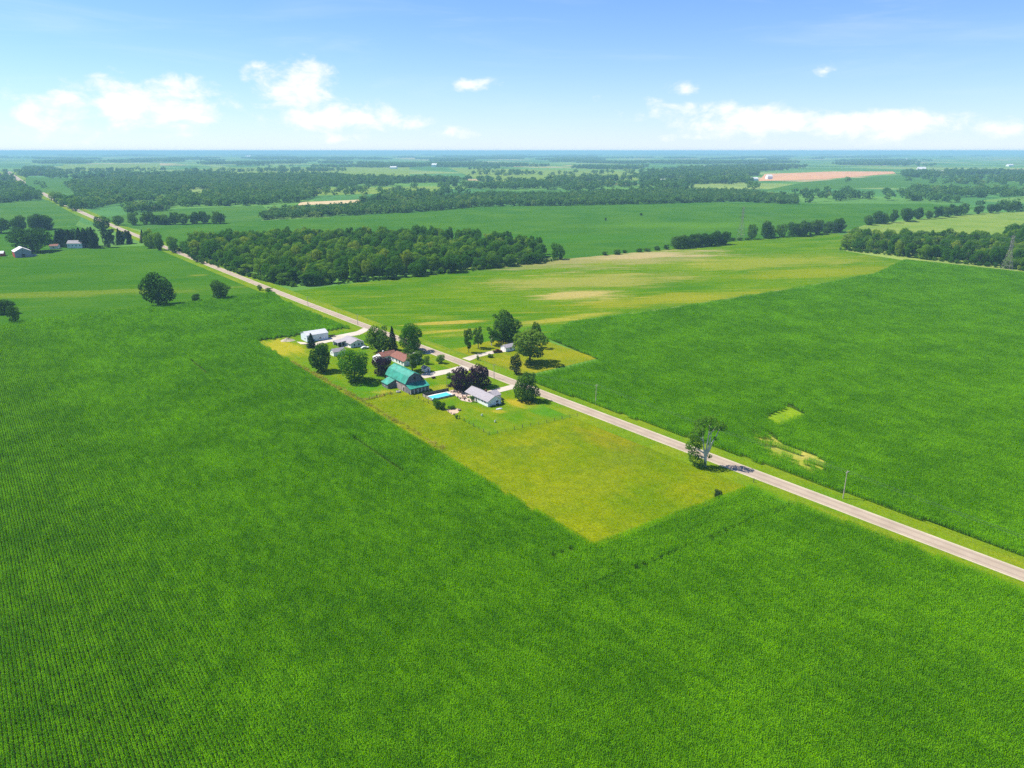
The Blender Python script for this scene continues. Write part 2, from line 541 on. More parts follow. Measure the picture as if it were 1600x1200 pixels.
M['grey_wall'] = paint('grey_wall', (.32, .31, .33), .8, .25, 1.0, ('X', .3))
M['car_red'] = flat('dark_red_car_paint', (.07, .008, .010), .25)
M['car_white'] = flat('white_car_paint', (.75, .75, .75), .25)
M['car_dark'] = flat('dark_car_paint', (.03, .012, .012), .3)
M['tyre'] = flat('tyre_rubber', (.015, .015, .015), .8)
M['rim'] = flat('wheel_rim', (.35, .35, .36), .4, .7)
M['lamp'] = flat('headlight', (.6, .6, .55), .2)
M['rust'] = paint('rusty_steel', (.10, .04, .025), .85, .3, 2.0)
M['brown'] = paint('brown_wood', (.17, .085, .05), .8, .3, 2.0)
M['roof_white'] = paint('pale_barn_roof', (.62, .62, .62), .5, .15, .5)


def water_mat():
    m, t = new_mat('pool_water')
    v = world_vec(t)
    n = t.noise(v, 1.4, 3, .5)
    c = t.mix(n, (.05, .42, .55), (.12, .55, .66))
    b = t.n('ShaderNodeBsdfPrincipled', ins={'Base Color': c, 'Roughness': .06, 'Specular IOR Level': .5})
    bp = t.n('ShaderNodeBump', ins={'Strength': .3, 'Distance': .05, 'Height': t.noise(v, 3, 2)})
    t.put(b.inputs['Normal'], bp.outputs[0])
    t.n('ShaderNodeOutputMaterial', ins={'Surface': b.outputs[0]})
    return m


M['water'] = water_mat()


# ------------------------------------------------------------------ ground, fields, roads
def struct(o, label):
    return tag(o, label, None, None, 'structure')


def sheet(name, pts, z, mat, label, px=True):
    """flat polygon of ground; pts are photo pixels (x, y[, h]) or world points"""
    co = [Vector((*(P(*p) if px else p), z)) for p in pts]
    tri = []
    for t in tessellate_polygon([co]):
        a, b, c = (co[k] for k in t)
        tri.append(t if (b - a).cross(c - a).z > 0 else t[::-1])
    me = bpy.data.meshes.new(name)
    me.from_pydata(co, [], tri)
    me.materials.append(mat)
    o = bpy.data.objects.new(name, me)
    COL.objects.link(o)
    return struct(o, label)


def make_ground():
    g = [0, 60, 120, 180, 240, 300, 360, 420, 500, 600, 700, 850, 1000, 1300, 1700, 2200, 3000, 4000, 6000, 9000, 14000, 20000, 30000, 42000, 60000]
    xs = np.array([-a for a in g[:0:-1]] + g, float)
    n = len(xs)
    v = [(x, y, 0.0) for y in xs for x in xs]
    f = [(j * n + i, j * n + i + 1, (j + 1) * n + i + 1, (j + 1) * n + i) for j in range(n - 1) for i in range(n - 1)]
    me = bpy.data.meshes.new('ground')
    me.from_pydata(v, [], f)
    me.materials.append(M['ground'])
    o = bpy.data.objects.new('ground', me)
    COL.objects.link(o)
    struct(o, 'flat farm country reaching to the hazy horizon')


make_ground()

ROAD = [P(*q) for q in [(1400, 824), (1000, 674), (799, 597.5), (730, 569), (569, 509), (480.6, 476.6), (400, 442), (282.5, 397.5), (214, 368), (176, 353), (131, 334), (107, 323), (67.5, 304), (28, 283), (12, 268)]]
d0 = (Vector(ROAD[0]) - Vector(ROAD[2])).normalized()
ROAD = [tuple(Vector(ROAD[0]) + d0 * k) for k in (420, 150)] + ROAD
# smooth the surveyed points: the road is nearly straight
RP = [Vector(p) for p in ROAD]
for _ in range(3):
    RP = [RP[0]] + [RP[i - 1] * .15 + RP[i] * .7 + RP[i + 1] * .15 for i in range(1, len(RP) - 1)] + [RP[-1]]


def road_strip(name, off0, off1, z, mat, label, pts=None):
    pts = pts or RP
    dense = []
    for a, b in zip(pts[:-1], pts[1:]):
        k = max(1, int((b - a).length / 40))
        dense += [a.lerp(b, i / k) for i in range(k)]
    dense.append(pts[-1])
    v, f, uv = [], [], []
    s = 0
    for i, p in enumerate(dense):
        t = (dense[min(i + 1, len(dense) - 1)] - dense[max(i - 1, 0)]).normalized()
        nrm = Vector((-t.y, t.x))
        far = 1 + max(0, (p.length - 900) / 1500)
        for o_ in (off0, off1):
            v.append((p.x - nrm.x * o_ * far, p.y - nrm.y * o_ * far, z))
            uv.append((s, o_))
        if i:
            s += (p - dense[i - 1]).length
            b = 2 * i
            f.append((b - 2, b - 1, b + 1, b))
    me = bpy.data.meshes.new(name)
    me.from_pydata(v, [], f)
    lay = me.uv_layers.new()
    for lp in me.loops:
        lay.data[lp.index].uv = uv[lp.vertex_index]
    me.materials.append(mat)
    o = bpy.data.objects.new(name, me)
    COL.objects.link(o)
    return struct(o, label)


road_strip('road_verge', -11.0, 11.5, .075, M['verge'], 'mown grass verges on both sides of the country road')
road_strip('road_shoulder', -3.5, 3.5, .10, M['shoulder'], 'pale gravel shoulders of the country road')
road_strip('road', -2.75, 2.75, .13, M['road'], 'straight pale country road running past the farmhouses')

CORN_A = [P(398, 534), P(925, 847, 2.2), P(1172, 757, 2.2), P(1400, 838, 2.2), P(1600, 914, 2.2)]
e1 = Vector(CORN_A[4]) + d0 * 60
CORN_A += [tuple(e1), (210, -40), (-330, -40), (-460, 300), P(-120, 522), P(0, 508), P(250, 480), P(375, 464), P(428, 459), P(440, 467, 2.2), P(545, 510, 2.2), P(543, 513)]
CORN_B = [P(857, 530), P(890, 502, 2.2), P(1050, 480, 2.2), P(1240, 450, 2.2), P(1370, 426, 2.2), P(1415, 408), P(1600, 428), P(1760, 446), P(1900, 560), P(1900, 960), P(1600, 872), P(1400, 800), P(1000, 659), P(848, 604),
          P(820, 588, 2.2), P(934, 560, 2.2), P(934, 562)]
sheet('corn_field', CORN_A, .03, M['soil'], 'dark earth under the tall corn in front of the farm lots', px=False)
sheet('corn_field', CORN_B, .03, M['soil'], 'dark earth under the tall corn across the road', px=False)
sheet('soybean_field', [(440, 457), (481, 476), (569, 508), (690, 552), (700, 552), (770, 532), (858, 534), (890, 502), (1050, 480), (1240, 450), (1370, 426), (1420, 408), (1318, 392), (1330, 372), (1300, 362), (1180, 374), (1050, 389), (890, 404), (700, 424), (600, 437)],
      .045, M['soy_near'], 'yellow green soybean field with straw patches beside the wood')
sheet('soybean_field', [(-200, 530), (0, 509), (250, 480), (375, 464), (428, 459), (350, 422), (262, 388), (225, 384), (140, 387), (60, 398), (-120, 408)],
      .05, M['soy_left'], 'green soybean field with a pale streak below the red barn')
sheet('field', [(222, 360), (300, 349), (410, 345), (560, 337), (740, 323), (880, 320), (1060, 316), (1250, 318), (1450, 318), (1530, 325), (1440, 338), (1350, 352), (1322, 361), (1180, 374), (1050, 389), (890, 404), (830, 400), (600, 380), (330, 380), (262, 388)],
      .06, M['field_green'], 'broad dark green field between the woods')
sheet('field', [(160, 340), (262, 327), (410, 321), (420, 330), (408, 345), (300, 349), (222, 360), (185, 352)], .10, M['field_mid'], 'green field behind the roadside trees')
sheet('field', [(-200, 318), (0, 316), (76, 313), (126, 340), (118, 352), (0, 362), (-200, 372)], .10, M['field_mid'], 'green field on the left beyond the red barn')
sheet('field', [(-200, 374), (0, 363), (118, 353), (150, 362), (150, 386), (60, 397), (-120, 407)], .085, M['field_green'], 'green field behind the red barn')
sheet('field', [(1350, 352), (1440, 342), (1540, 333), (1700, 328), (1750, 372), (1500, 366), (1330, 372), (1322, 361)], .07, M['field_pale'], 'pale green field between hedgerow and wood')
sheet('field', [(1185, 283), (1290, 280), (1400, 271), (1395, 268), (1300, 268), (1195, 272)], .30, M['field_bare'], 'bare reddish field in the distance')
sheet('field', [(1190, 298), (1260, 284), (1420, 272), (1540, 274), (1600, 288), (1640, 300), (1600, 303), (1480, 290), (1350, 294)], .22, M['field_mid'], 'green field below the bare reddish one')
sheet('field', [(464, 321), (566, 317), (566, 312), (470, 316)], .25, M['field_stubble'], 'narrow tan stubble field among the woods')
sheet('field', [(480, 306), (690, 300), (690, 291), (500, 294)], .27, M['field_pale'], 'pale field enclosed by distant woods')
sheet('field', [(90, 268), (250, 266), (250, 255), (100, 257)], .5, M['field_pale'], 'pale field far beyond the left woods')
sheet('field', [(300, 272), (640, 276), (640, 261), (330, 262)], .5, M['field_pale'], 'long pale field far beyond the woods')
sheet('field', [(40, 300), (110, 302), (112, 278), (40, 277)], .4, M['field_mid'], 'green field far along the road')
sheet('field', [(760, 286), (1000, 282), (1000, 268), (700, 262)], .45, M['field_pale'], 'pale far fields right of the woods')

LOT = [P(398, 534), P(925, 847, 2.2), P(1172, 757, 2.2)] + [P(*q) for q in [(1165, 742), (1000, 684), (830, 619), (740, 583), (575, 521), (545, 512)]]
sheet('pasture', LOT, .055, M['pasture'], 'rough yellow green pasture of the farm lot', px=False)
sheet('lawn', [(398, 534), (566, 627), (622, 613), (660, 616), (711, 650), (764, 680), (902, 650), (920, 656), (830, 621), (740, 585), (575, 521), (545, 512)],
      .065, M['lawn'], 'mown lawns round the farmhouses')
sheet('lawn', [(690, 551), (768, 532), (857, 534), (934, 560), (812, 589, 0), (790, 580)], .065, M['lawn_dry'], 'dry mown lawn of the house lot across the road')
sheet('driveway', [(660, 584), (700, 577), (722, 571), (736, 573), (744, 579), (734, 579), (702, 583.5), (664, 591.5), (655, 588)], .115, M['drive'], 'wide pale gravel driveway leading to the teal roofed barn')
sheet('driveway', [(572, 510), (566, 513.5), (557, 518), (524, 524.5), (511, 528.5), (500, 533), (488, 538), (470, 538), (463, 534), (476, 535), (493, 541), (505, 537), (517, 534), (530, 536), (533, 541), (548, 544), (534, 531), (539, 527), (562, 523.5), (577, 516)], .115,
      M['drive'], 'gravel driveway leading to the pale metal shed')
sheet('driveway', [(758, 612), (797, 602), (806, 601), (806, 607), (776, 614.5)], .115, M['drive'], 'short pale driveway of the white bungalow')
sheet('driveway', [(722, 560), (743, 554), (770, 548), (792, 545.5), (794, 549), (772, 552.5), (748, 558), (734, 564)], .115, M['drive'], 'gravel driveway with the dark red pickup across the road')
sheet('driveway', [(655, 551), (700, 553), (668, 553.5)], .115, M['drive'], 'short driveway of the red roofed house')
sheet('garden_bed', [(697, 641), (706, 638), (719, 639), (716, 645), (706, 648)], .085, M['dirt'], 'bare earth garden bed by the pasture fence')
sheet('grass_patch', [(1194, 648, 2.2), (1230, 634), (1261, 642, 2.2), (1217, 659, 2.2)], .05, M['light_crop'], 'light green low patch in the corn across the road')
STRAW = [(1172, 670), (1195, 675), (1225, 695), (1275, 712), (1297, 727), (1270, 734), (1232, 717), (1200, 707), (1185, 687)]
sheet('straw_patch', [q if i < 5 else (*q, 2.2) for i, q in enumerate(STRAW)], .05, M['straw'], 'bare straw coloured patch in the corn across the road')


# ------------------------------------------------------------------ scatter (for what nobody could count)
def in_poly(pts, poly):
    x, y = pts[:, 0], pts[:, 1]
    ins = np.zeros(len(pts), bool)
    n = len(poly)
    for i in range(n):
        x1, y1 = poly[i]
        x2, y2 = poly[(i + 1) % n]
        if y1 == y2:
            continue
        c = ((y1 > y) != (y2 > y)) & (x < (x2 - x1) * (y - y1) / (y2 - y1) + x1)
        ins ^= c
    return ins


def visible(pts, margin=45.0):
    """inside the view wedge, with room for a step to the side"""
    x, y = pts[:, 0], pts[:, 1]
    k = 800 / FPX / math.cos(PITCH)
    return (np.abs(x) < k * (y + 40) + margin) & (y > 40)


HIDDEN = {}


def variants(name, meshes):
    c = bpy.data.collections.new(name)
    for i, me in enumerate(meshes):
        o = bpy.data.objects.new('%s_%d' % (name, i), me)
        c.objects.link(o)
    return c


def scatter(name, pts, rot, scl, idx, coll, label, cat):
    """one stuff object: geometry nodes put plant meshes on the points"""
    me = bpy.data.meshes.new(name)
    me.vertices.add(len(pts))
    me.vertices.foreach_set('co', np.asarray(pts, np.float32).ravel())
    a = me.attributes.new('rot', 'FLOAT', 'POINT')
    a.data.foreach_set('value', np.asarray(rot, np.float32))
    a = me.attributes.new('scl', 'FLOAT_VECTOR', 'POINT')
    a.data.foreach_set('vector', np.asarray(scl, np.float32).ravel())
    a = me.attributes.new('idx', 'INT', 'POINT')
    a.data.foreach_set('value', np.asarray(idx, np.int32))
    o = bpy.data.objects.new(name, me)
    COL.objects.link(o)
    ng = bpy.data.node_groups.new(name, 'GeometryNodeTree')
    ng.interface.new_socket('Geometry', in_out='INPUT', socket_type='NodeSocketGeometry')
    ng.interface.new_socket('Geometry', in_out='OUTPUT', socket_type='NodeSocketGeometry')
    N, L = ng.nodes, ng.links
    gi, go = N.new('NodeGroupInput'), N.new('NodeGroupOutput')
    ci = N.new('GeometryNodeCollectionInfo')
    ci.inputs['Collection'].default_value = coll
    ci.inputs['Separate Children'].default_value = True
    ci.inputs['Reset Children'].default_value = True
    ip = N.new('GeometryNodeInstanceOnPoints')
    ip.inputs['Pick Instance'].default_value = True

    def attr(nm, ty):
        q = N.new('GeometryNodeInputNamedAttribute')
        q.data_type = ty
        q.inputs['Name'].default_value = nm
        return q.outputs[0]
    cx = N.new('ShaderNodeCombineXYZ')
    L.new(attr('rot', 'FLOAT'), cx.inputs[2])
    L.new(gi.outputs[0], ip.inputs['Points'])
    L.new(ci.outputs[0], ip.inputs['Instance'])
    L.new(attr('idx', 'INT'), ip.inputs['Instance Index'])
    L.new(cx.outputs[0], ip.inputs['Rotation'])
    L.new(attr('scl', 'FLOAT_VECTOR'), ip.inputs['Scale'])
    L.new(ip.outputs[0], go.inputs[0])
    md = o.modifiers.new('scatter', 'NODES')
    md.node_group = ng
    return tag(o, label, cat, None, 'stuff')


def quads_mesh(name, quads, mat):
    q = np.asarray(quads, np.float32)                     # (n, 4, 3)
    n = len(q)
    me = bpy.data.meshes.new(name)
    me.vertices.add(4 * n)
    me.vertices.foreach_set('co', q.ravel())
    me.loops.add(4 * n)
    me.loops.foreach_set('vertex_index', np.arange(4 * n, dtype=np.int32))
    me.polygons.add(n)
    me.polygons.foreach_set('loop_start', np.arange(0, 4 * n, 4, dtype=np.int32))
    me.polygons.foreach_set('loop_total', np.full(n, 4, np.int32))
    me.update()
    if mat is not None:
        me.materials.append(mat)
    return me


# ------------------------------------------------------------------ corn: every plant has its leaves
ROW, SEG = .78, 4.6


def corn_patch(seed):
    r = np.random.default_rng(seed)
    Q = []
    for row in (-.5, .5):
        for k in range(15):
            x = (k + .5) / 15 * SEG - SEG / 2 + r.normal(0, .05)
            y = row * ROW + r.normal(0, .04)
            ht = r.uniform(1.85, 2.35)
            nl = 9
            a0 = r.uniform(0, math.pi)
            for j in range(nl):
                a = a0 + j * math.pi + r.normal(0, .5)
                z0 = ht * (.25 + .68 * j / (nl - 1))
                ln = r.uniform(.30, .50) * (1.0 if j < nl - 2 else .75)
                wd = r.uniform(.10, .16)
                dx, dy = math.cos(a), math.sin(a)
                sx, sy = -dy * wd / 2, dx * wd / 2
                up = r.uniform(.14, .32)
                p0 = np.array((x, y, z0))
                p1 = np.array((x + dx * ln * .5, y + dy * ln * .5, z0 + up))
                p2 = np.array((x + dx * ln, y + dy * ln, z0 + up - r.uniform(.05, .35)))
                s = np.array((sx, sy, 0))
                Q.append((p0 - s * .5, p0 + s * .5, p1 + s, p1 - s))
                Q.append((p1 - s, p1 + s, p2 + s * .25, p2 - s * .25))
            # stalk and tassel
            s = np.array((.025, .02, 0))
            b, tp = np.array((x, y, 0)), np.array((x, y, ht + .22))
            Q.append((b - s, b + s, tp + s * .6, tp - s * .6))
    return Q


corn_coll = variants('corn_rows', [quads_mesh('corn_rows', corn_patch(i), M['corn']) for i in range(7)])
rng = np.random.default_rng(11)


def smooth_noise(x, y, s, seed):
    r = np.random.default_rng(seed)
    o = np.zeros_like(x)
    for _ in range(7):
        a = r.uniform(0, 2 * math.pi)
        k = r.uniform(.5, 1.6) / s
        o += np.sin((x * math.cos(a) + y * math.sin(a)) * k * 2 * math.pi + r.uniform(0, 6.28))
    return o / 7


def plant_corn(name, poly, label, headland=None, skip=(), thin=(), tracks=()):
    pl = np.array(poly)
    uw = np.stack([pl @ np.array(W_), pl @ np.array(U_)], 1)
    lo, hi = uw.min(0), uw.max(0)
    a = np.arange(lo[0], hi[0], SEG)
    b = np.arange(lo[1], hi[1], ROW * 2)
    A, B = np.meshgrid(a, b)
    A = A + (np.arange(len(b)) % 2)[:, None] * SEG * .5
    A, B = A.ravel(), B.ravel()
    pts = np.outer(A, np.array(W_)) + np.outer(B, np.array(U_))
    ok = in_poly(pts + rng.normal(0, .22, pts.shape), poly) & visible(pts)
    for s in skip:
        ok &= ~in_poly(pts, s)
    for s, p in thin:
        ok &= ~(in_poly(pts, s) & (rng.random(len(pts)) < p))
    # sprayer wheel tracks and missed stretches of row
    for (qa, qb) in tracks:
        a_, b_ = Vector(P(*qa)), Vector(P(*qb))
        e_ = (b_ - a_).normalized()
        rel = pts - np.array(a_)
        al_ = rel @ np.array(W_)
        off = np.abs(rel @ np.array(U_))
        ok &= ~((off < ROW * .8) & (al_ > 0) & (al_ < (b_ - a_).length) & (smooth_noise(al_, al_ * .3, 16, 9) > -.6))
    rot = np.full(len(pts), FR) + np.where(rng.random(len(pts)) < .5, 0, math.pi)
    if headland is not None:
        p0, p1, wd = headland
        e = (Vector(p1) - Vector(p0)).normalized()
        nrm = np.array((e.y, -e.x))
        dd = (pts - np.array(p0)) @ nrm
        al = (pts - np.array(p0)) @ np.array(e)
        near = (dd > -.5) & (dd < wd) & (al > -wd) & (al < (Vector(p1) - Vector(p0)).length + 14)
        ok &= ~near
    pts, rot = pts[ok], rot[ok]
    if headland is not None:
        L_ = (Vector(p1) - Vector(p0)).length
        A2, B2 = np.meshgrid(np.arange(-wd, L_ + 14, SEG), np.arange(ROW * .5, wd + .5, ROW * 2))
        hp = np.array(p0) + np.outer(A2.ravel(), np.array(e)) + np.outer(B2.ravel(), nrm)
        hp = hp[in_poly(hp, poly)]
        pts = np.concatenate([pts, hp])
        rot = np.concatenate([rot, np.full(len(hp), math.atan2(e.y, e.x))])
    n = len(pts)
    hz = 1 + .05 * smooth_noise(pts[:, 0], pts[:, 1], 45, 3) + .05 * smooth_noise(pts[:, 0], pts[:, 1], 13, 4) + rng.normal(0, .035, n)
    scl = np.stack([np.full(n, 1.03), np.ones(n), hz], 1)
    p3 = np.concatenate([pts, np.full((n, 1), .03)], 1)
    scatter(name, p3, rot, scl, rng.integers(0, 7, n), corn_coll, label, 'corn')
    return n


patch_poly = [P(*q) for q in [(1197, 648, 2.2), (1230, 636), (1257, 642, 2.2), (1217, 657, 2.2)]]
straw_poly = [P(*q) if i < 5 else P(*q, 2.2) for i, q in enumerate(STRAW)]
def grow(poly, k):
    c = Vector((sum(p[0] for p in poly) / len(poly), sum(p[1] for p in poly) / len(poly)))
    return [tuple(c + (Vector(p) - c) * k) for p in poly]


n1 = plant_corn('corn_crop', CORN_A, 'tall green corn in rows filling the field in front of the farm', headland=(CORN_A[1], CORN_A[2], 15.0),
                tracks=[((548, 684), (640, 740)), ((600, 676), (640, 700)), ((300, 565), (330, 584))])
n2 = plant_corn('corn_crop', CORN_B, 'tall green corn filling the field across the road', skip=[grow(patch_poly, 1.2)], thin=[(grow(straw_poly, .75), .72), (straw_poly, .5), (grow(straw_poly, 1.15), .15)])
print('corn patches', n1, n2)


# ------------------------------------------------------------------ trees
def leaf_quads(c, nrm, size, r):
    """random quads at centres c with normals about nrm"""
    n = len(c)
    nrm = nrm + r.normal(0, .55, (n, 3))
    nrm /= np.linalg.norm(nrm, axis=1, keepdims=True) + 1e-9
    a = np.cross(nrm, r.normal(0, 1, (n, 3)))
    a /= np.linalg.norm(a, axis=1, keepdims=True) + 1e-9
    b = np.cross(nrm, a)
    s = size[:, None]
    k = r.uniform(.6, 1.0, (n, 4, 1))
    return np.stack([c + a * s * k[:, 0], c + b * s * .7 * k[:, 1], c - a * s * k[:, 2], c - b * s * .7 * k[:, 3]], 1)


def lobes_crown(lobes, per, size, r, cull=.82, inner=.15):
    out = []
    L = np.array(lobes)
    area = (L[:, 3] ** 2)
    cnt = np.maximum(8, per * area / area.sum()).astype(int)
    for i, (x, y, z, rad) in enumerate(lobes):
        n = cnt[i]
        d = r.normal(0, 1, (n, 3))
        d /= np.linalg.norm(d, axis=1, keepdims=True)
        rr = rad * np.where(r.random(n) < inner, r.uniform(.3, .8, n), r.uniform(.82, 1.1, n))
        c = np.array((x, y, z)) + d * rr[:, None] * np.array((1, 1, .85))
        keep = np.ones(n, bool)
        for j, q in enumerate(lobes):
            if j != i:
                keep &= np.linalg.norm(c - np.array(q[:3]), axis=1) > q[3] * cull
        keep |= r.random(n) < .12
        c, d = c[keep], d[keep]
        out.append(leaf_quads(c, d + np.array((0, 0, .45)), r.uniform(.6, 1.25, len(c)) * size, r))
    return np.concatenate(out)


def crown_lobes(r, kind, nl):
    """proto tree 15 m tall, crown 12 m across"""
    lob = []
    if kind == 'round':
        cz, rx, rz, lr = 7.8, 4.0, 5.2, (1.5, 2.5)
    elif kind == 'dome':
        cz, rx, rz, lr = 7.3, 4.3, 5.8, (1.4, 2.2)
    elif kind == 'oval':
        cz, rx, rz, lr = 7.8, 3.7, 5.7, (1.3, 2.3)
    elif kind == 'open':
        cz, rx, rz, lr = 8.9, 4.4, 4.6, (.9, 1.9)
    else:
        cz, rx, rz, lr = 6.0, 4.2, 4.6, (1.4, 2.4)        # bush: down to the ground
    for i in range(nl):
        d = r.normal(0, 1, 3)
        d /= np.linalg.norm(d)
        if kind == 'dome' and d[2] < -.35:
            d[2] *= .5
        k = r.uniform(.45, 1.0) ** .6
        big = 1.0
        if r.random() < .22:
            k, big = r.uniform(1.05, 1.3), .62
        # taller middle, slimmer top
        lob.append((d[0] * rx * k, d[1] * rx * k, cz + d[2] * rz * k, r.uniform(*lr) * big))
    return lob


def trunk_mesh(r, kind):
    b = MB()
    top = 9.5
    b.tube([(0, 0, -.1), (.05, 0, 1.2), (r.normal(0, .15), r.normal(0, .15), 4), (r.normal(0, .4), r.normal(0, .4), top)], [.42, .33, .27, .08], 7)
    for i in range(6):
        a = i * 2.4 + r.uniform(0, .6)
        z = 2.8 + i * .75
        ln = r.uniform(2.2, 3.8)
        b.tube([(0, 0, z), (math.cos(a) * ln * .45, math.sin(a) * ln * .45, z + ln * .45), (math.cos(a) * ln, math.sin(a) * ln, z + ln * .95)], [.15, .10, .04], 5)
    return b.mesh('trunk', False)


TREES = {}
PROTO_W = {'round': 11.6, 'dome': 12.0, 'oval': 10.6, 'open': 11.6, 'bush': 11.2, 'conifer': 6.0}


def make_tree_protos():
    for kind, nl, per, size, count in (('round', 32, 7600, .40, 4), ('dome', 44, 9500, .38, 2), ('oval', 32, 7400, .39, 3), ('open', 28, 4200, .38, 3), ('bush', 26, 4200, .44, 3)):
        TREES[kind] = []
        for i in range(count):
            r = np.random.default_rng(100 + hash_kind(kind) * 10 + i)
            q = lobes_crown(crown_lobes(r, kind, nl), per, size, r)
            zlo, zhi = {'round': (1.0, 14.9), 'dome': (.4, 14.7), 'oval': (.7, 15.0), 'open': (2.6, 14.8), 'bush': (.0, 11.7)}[kind]
            a, b = np.percentile(q[:, :, 2], (.6, 99.7))
            q[:, :, 2] = zlo + (q[:, :, 2] - a) * (zhi - zlo) / (b - a)
            rad = np.hypot(q[:, :, 0], q[:, :, 1])
            q[:, :, :2] *= PROTO_W[kind] / 2 / np.percentile(rad, 98.5)
            q[:, :, 2] = np.maximum(q[:, :, 2], .05)
            TREES[kind].append((quads_mesh('crown', q, None), trunk_mesh(r, kind)))
    # conifer proto, 15 m tall and 6 m across
    TREES['conifer'] = []
    for i in range(3):
        r = np.random.default_rng(500 + i)
        n = 4200
        z = 15 * (1 - r.random(n) ** .62 * .97)
        lay = np.abs(((z * 1.05) % 1.0) - .5) * 2
        rad = (1 - (z / 15) ** 1.5) * 3.0 * (.68 + .32 * lay) * r.uniform(.5, 1.05, n) + .1
        a = r.uniform(0, 2 * math.pi, n)
        rad *= 1 + .18 * np.sin(a * 3 + z)
        c = np.stack([np.cos(a) * rad, np.sin(a) * rad, z - rad * .12], 1)
        nr = np.stack([np.cos(a) * .5, np.sin(a) * .5, np.full(n, .8)], 1)
        q = leaf_quads(c, nr, r.uniform(.18, .42, n), r)
        b = MB()
        b.tube([(0, 0, -.1), (0, 0, 7), (0, 0, 14.6)], [.28, .18, .03], 6)
        TREES['conifer'].append((quads_mesh('crown', q, None), b.mesh('trunk', False)))


def hash_kind(k):
    return sum(ord(c) for c in k) % 89


make_tree_protos()
PROTO_H = {'round': 14.8, 'dome': 14.6, 'oval': 14.9, 'open': 14.6, 'bush': 11.6, 'conifer': 15.0}
trnd = random.Random(7)


def tree_at(name, kind, loc, width, height, mat, label, group=None, var=None, bark='bark', cat='tree', rz=None):
    cm, tm = TREES[kind][(var if var is not None else trnd.randrange(99)) % len(TREES[kind])]
    e = empty(name, (loc[0], loc[1], .05), trnd.uniform(0, 6.28) if rz is None else rz)
    e.scale = (width / PROTO_W[kind] * trnd.uniform(.9, 1.1), width / PROTO_W[kind] * trnd.uniform(.9, 1.1), height / PROTO_H[kind])
    link('trunk', tm, e, M[bark])
    link('crown', cm, e, M[mat])
    return tag(e, label, cat, group)


def top_height(x, ytop, ybase):
    """height of a thing standing at pixel row ybase whose top shows at row ytop"""
    yb = P(x, ybase)[1]
    v = (ytop - 600) / FPX
    ratio = (math.sin(PITCH) + v * math.cos(PITCH)) / (math.cos(PITCH) - v * math.sin(PITCH))
    return CAM_H - yb * ratio


def tree_px(name, kind, x0, x1, yt, yb, mat, label, group=None, var=None, bark='bark', cat='tree', deep=.22):
    """tree whose crown spans columns x0-x1 and rows yt-yb of the photo; its foot lies a little behind the lowest leaves"""
    xm = (x0 + x1) / 2
    wd = (x1 - x0) / px_scale(xm, yb)
    p = Vector(P(xm, yb))
    p = p + p.normalized() * wd * deep
    d_ = p.y
    v = (yt - 600) / FPX
    ratio = (math.sin(PITCH) + v * math.cos(PITCH)) / (math.cos(PITCH) - v * math.sin(PITCH))
    h = CAM_H - d_ * ratio
    return tree_at(name, kind, p, wd, max(h, 1.0), mat, label, group, var, bark, cat)


T = tree_px
# farmstead trees
T('maple_tree', 'dome', 803, 844, 582, 629, 'leaf_dark', 'dense round dark green tree by the road beside the bungalow driveway', var=0)
T('copper_beech_tree', 'dome', 700, 741, 575, 613, 'leaf_purple', 'dark purple leaved tree behind the bungalow, the one nearer the pool', var=1)
T('copper_beech_tree', 'dome', 728, 769, 570, 608, 'leaf_purple', 'dark purple leaved tree behind the bungalow, the one nearer the road', var=0)
T('broadleaf_tree', 'oval', 484, 521, 537, 583, 'leaf_mid', 'tall green tree in front of the small white shed', var=2)
T('broadleaf_tree', 'round', 528, 581, 545, 599, 'leaf_bright', 'large bright green spreading tree between barn and small white shed', var=1)
T('purple_tree', 'oval', 582, 612, 556, 588, 'leaf_purple', 'small dark purple tree in front of the red roofed house', var=1)
T('broadleaf_tree', 'round', 572, 612, 509, 554, 'leaf_dark', 'big dusky green tree behind the red roofed house', var=2)
T('spruce_tree', 'conifer', 606, 622, 509, 548, 'leaf_conifer', 'dark pointed conifer beside the big dusky tree', var=0)
T('broadleaf_tree', 'oval', 622, 662, 505, 551, 'leaf_bright', 'tall bright green tree near the road behind the red roofed house', var=2)
T('broadleaf_tree', 'open', 625, 664, 545, 584, 'leaf_light', 'thin grey green tree at the end of the red roofed house', var=0)
T('spruce_tree', 'conifer', 479, 495, 520, 544, 'leaf_spruce', 'small blue grey spruce before the pale metal shed', var=1)
T('shrub', 'bush', 681, 697, 554, 569, 'leaf_bright', 'round green bush on the lawn of the red roofed house', cat='shrub', var=0)
T('shrub', 'bush', 661, 673, 556, 570, 'leaf_mid', 'loose green shrub by the tiny white shed', cat='shrub', var=1)
T('shrub', 'bush', 697, 706, 582, 592, 'leaf_mid', 'small dark shrub at the driveway beside the purple trees', cat='shrub', var=2)
# lot across the road
T('broadleaf_tree', 'open', 724, 741, 514, 552, 'leaf_dark', 'thin open tree beside the road on the lot across from the barn', var=1)
T('broadleaf_tree', 'open', 738, 757, 511, 545, 'leaf_dark', 'thin open tree behind the roadside one', var=2)
T('broadleaf_tree', 'open', 757, 779, 512, 541, 'leaf_wood', 'slim pale trunked tree in front of the great dark tree', var=0, bark='bark_pale')
T('oak_tree', 'dome', 765, 814, 486, 536, 'leaf_dark', 'great dark domed tree at the back of the lot across the road', var=1)
T('broadleaf_tree', 'open', 826, 846, 503, 545, 'leaf_light', 'slender pale tree rising behind the large leafy one', var=2)
T('broadleaf_tree', 'round', 799, 857, 516, 572, 'leaf_light', 'large leafy light green tree shading the lot across the road', var=3)
T('yew_tree', 'bush', 796, 818, 554, 586, 'leaf_conifer', 'dark dense evergreen at the roadside foot of the leafy tree', var=1)
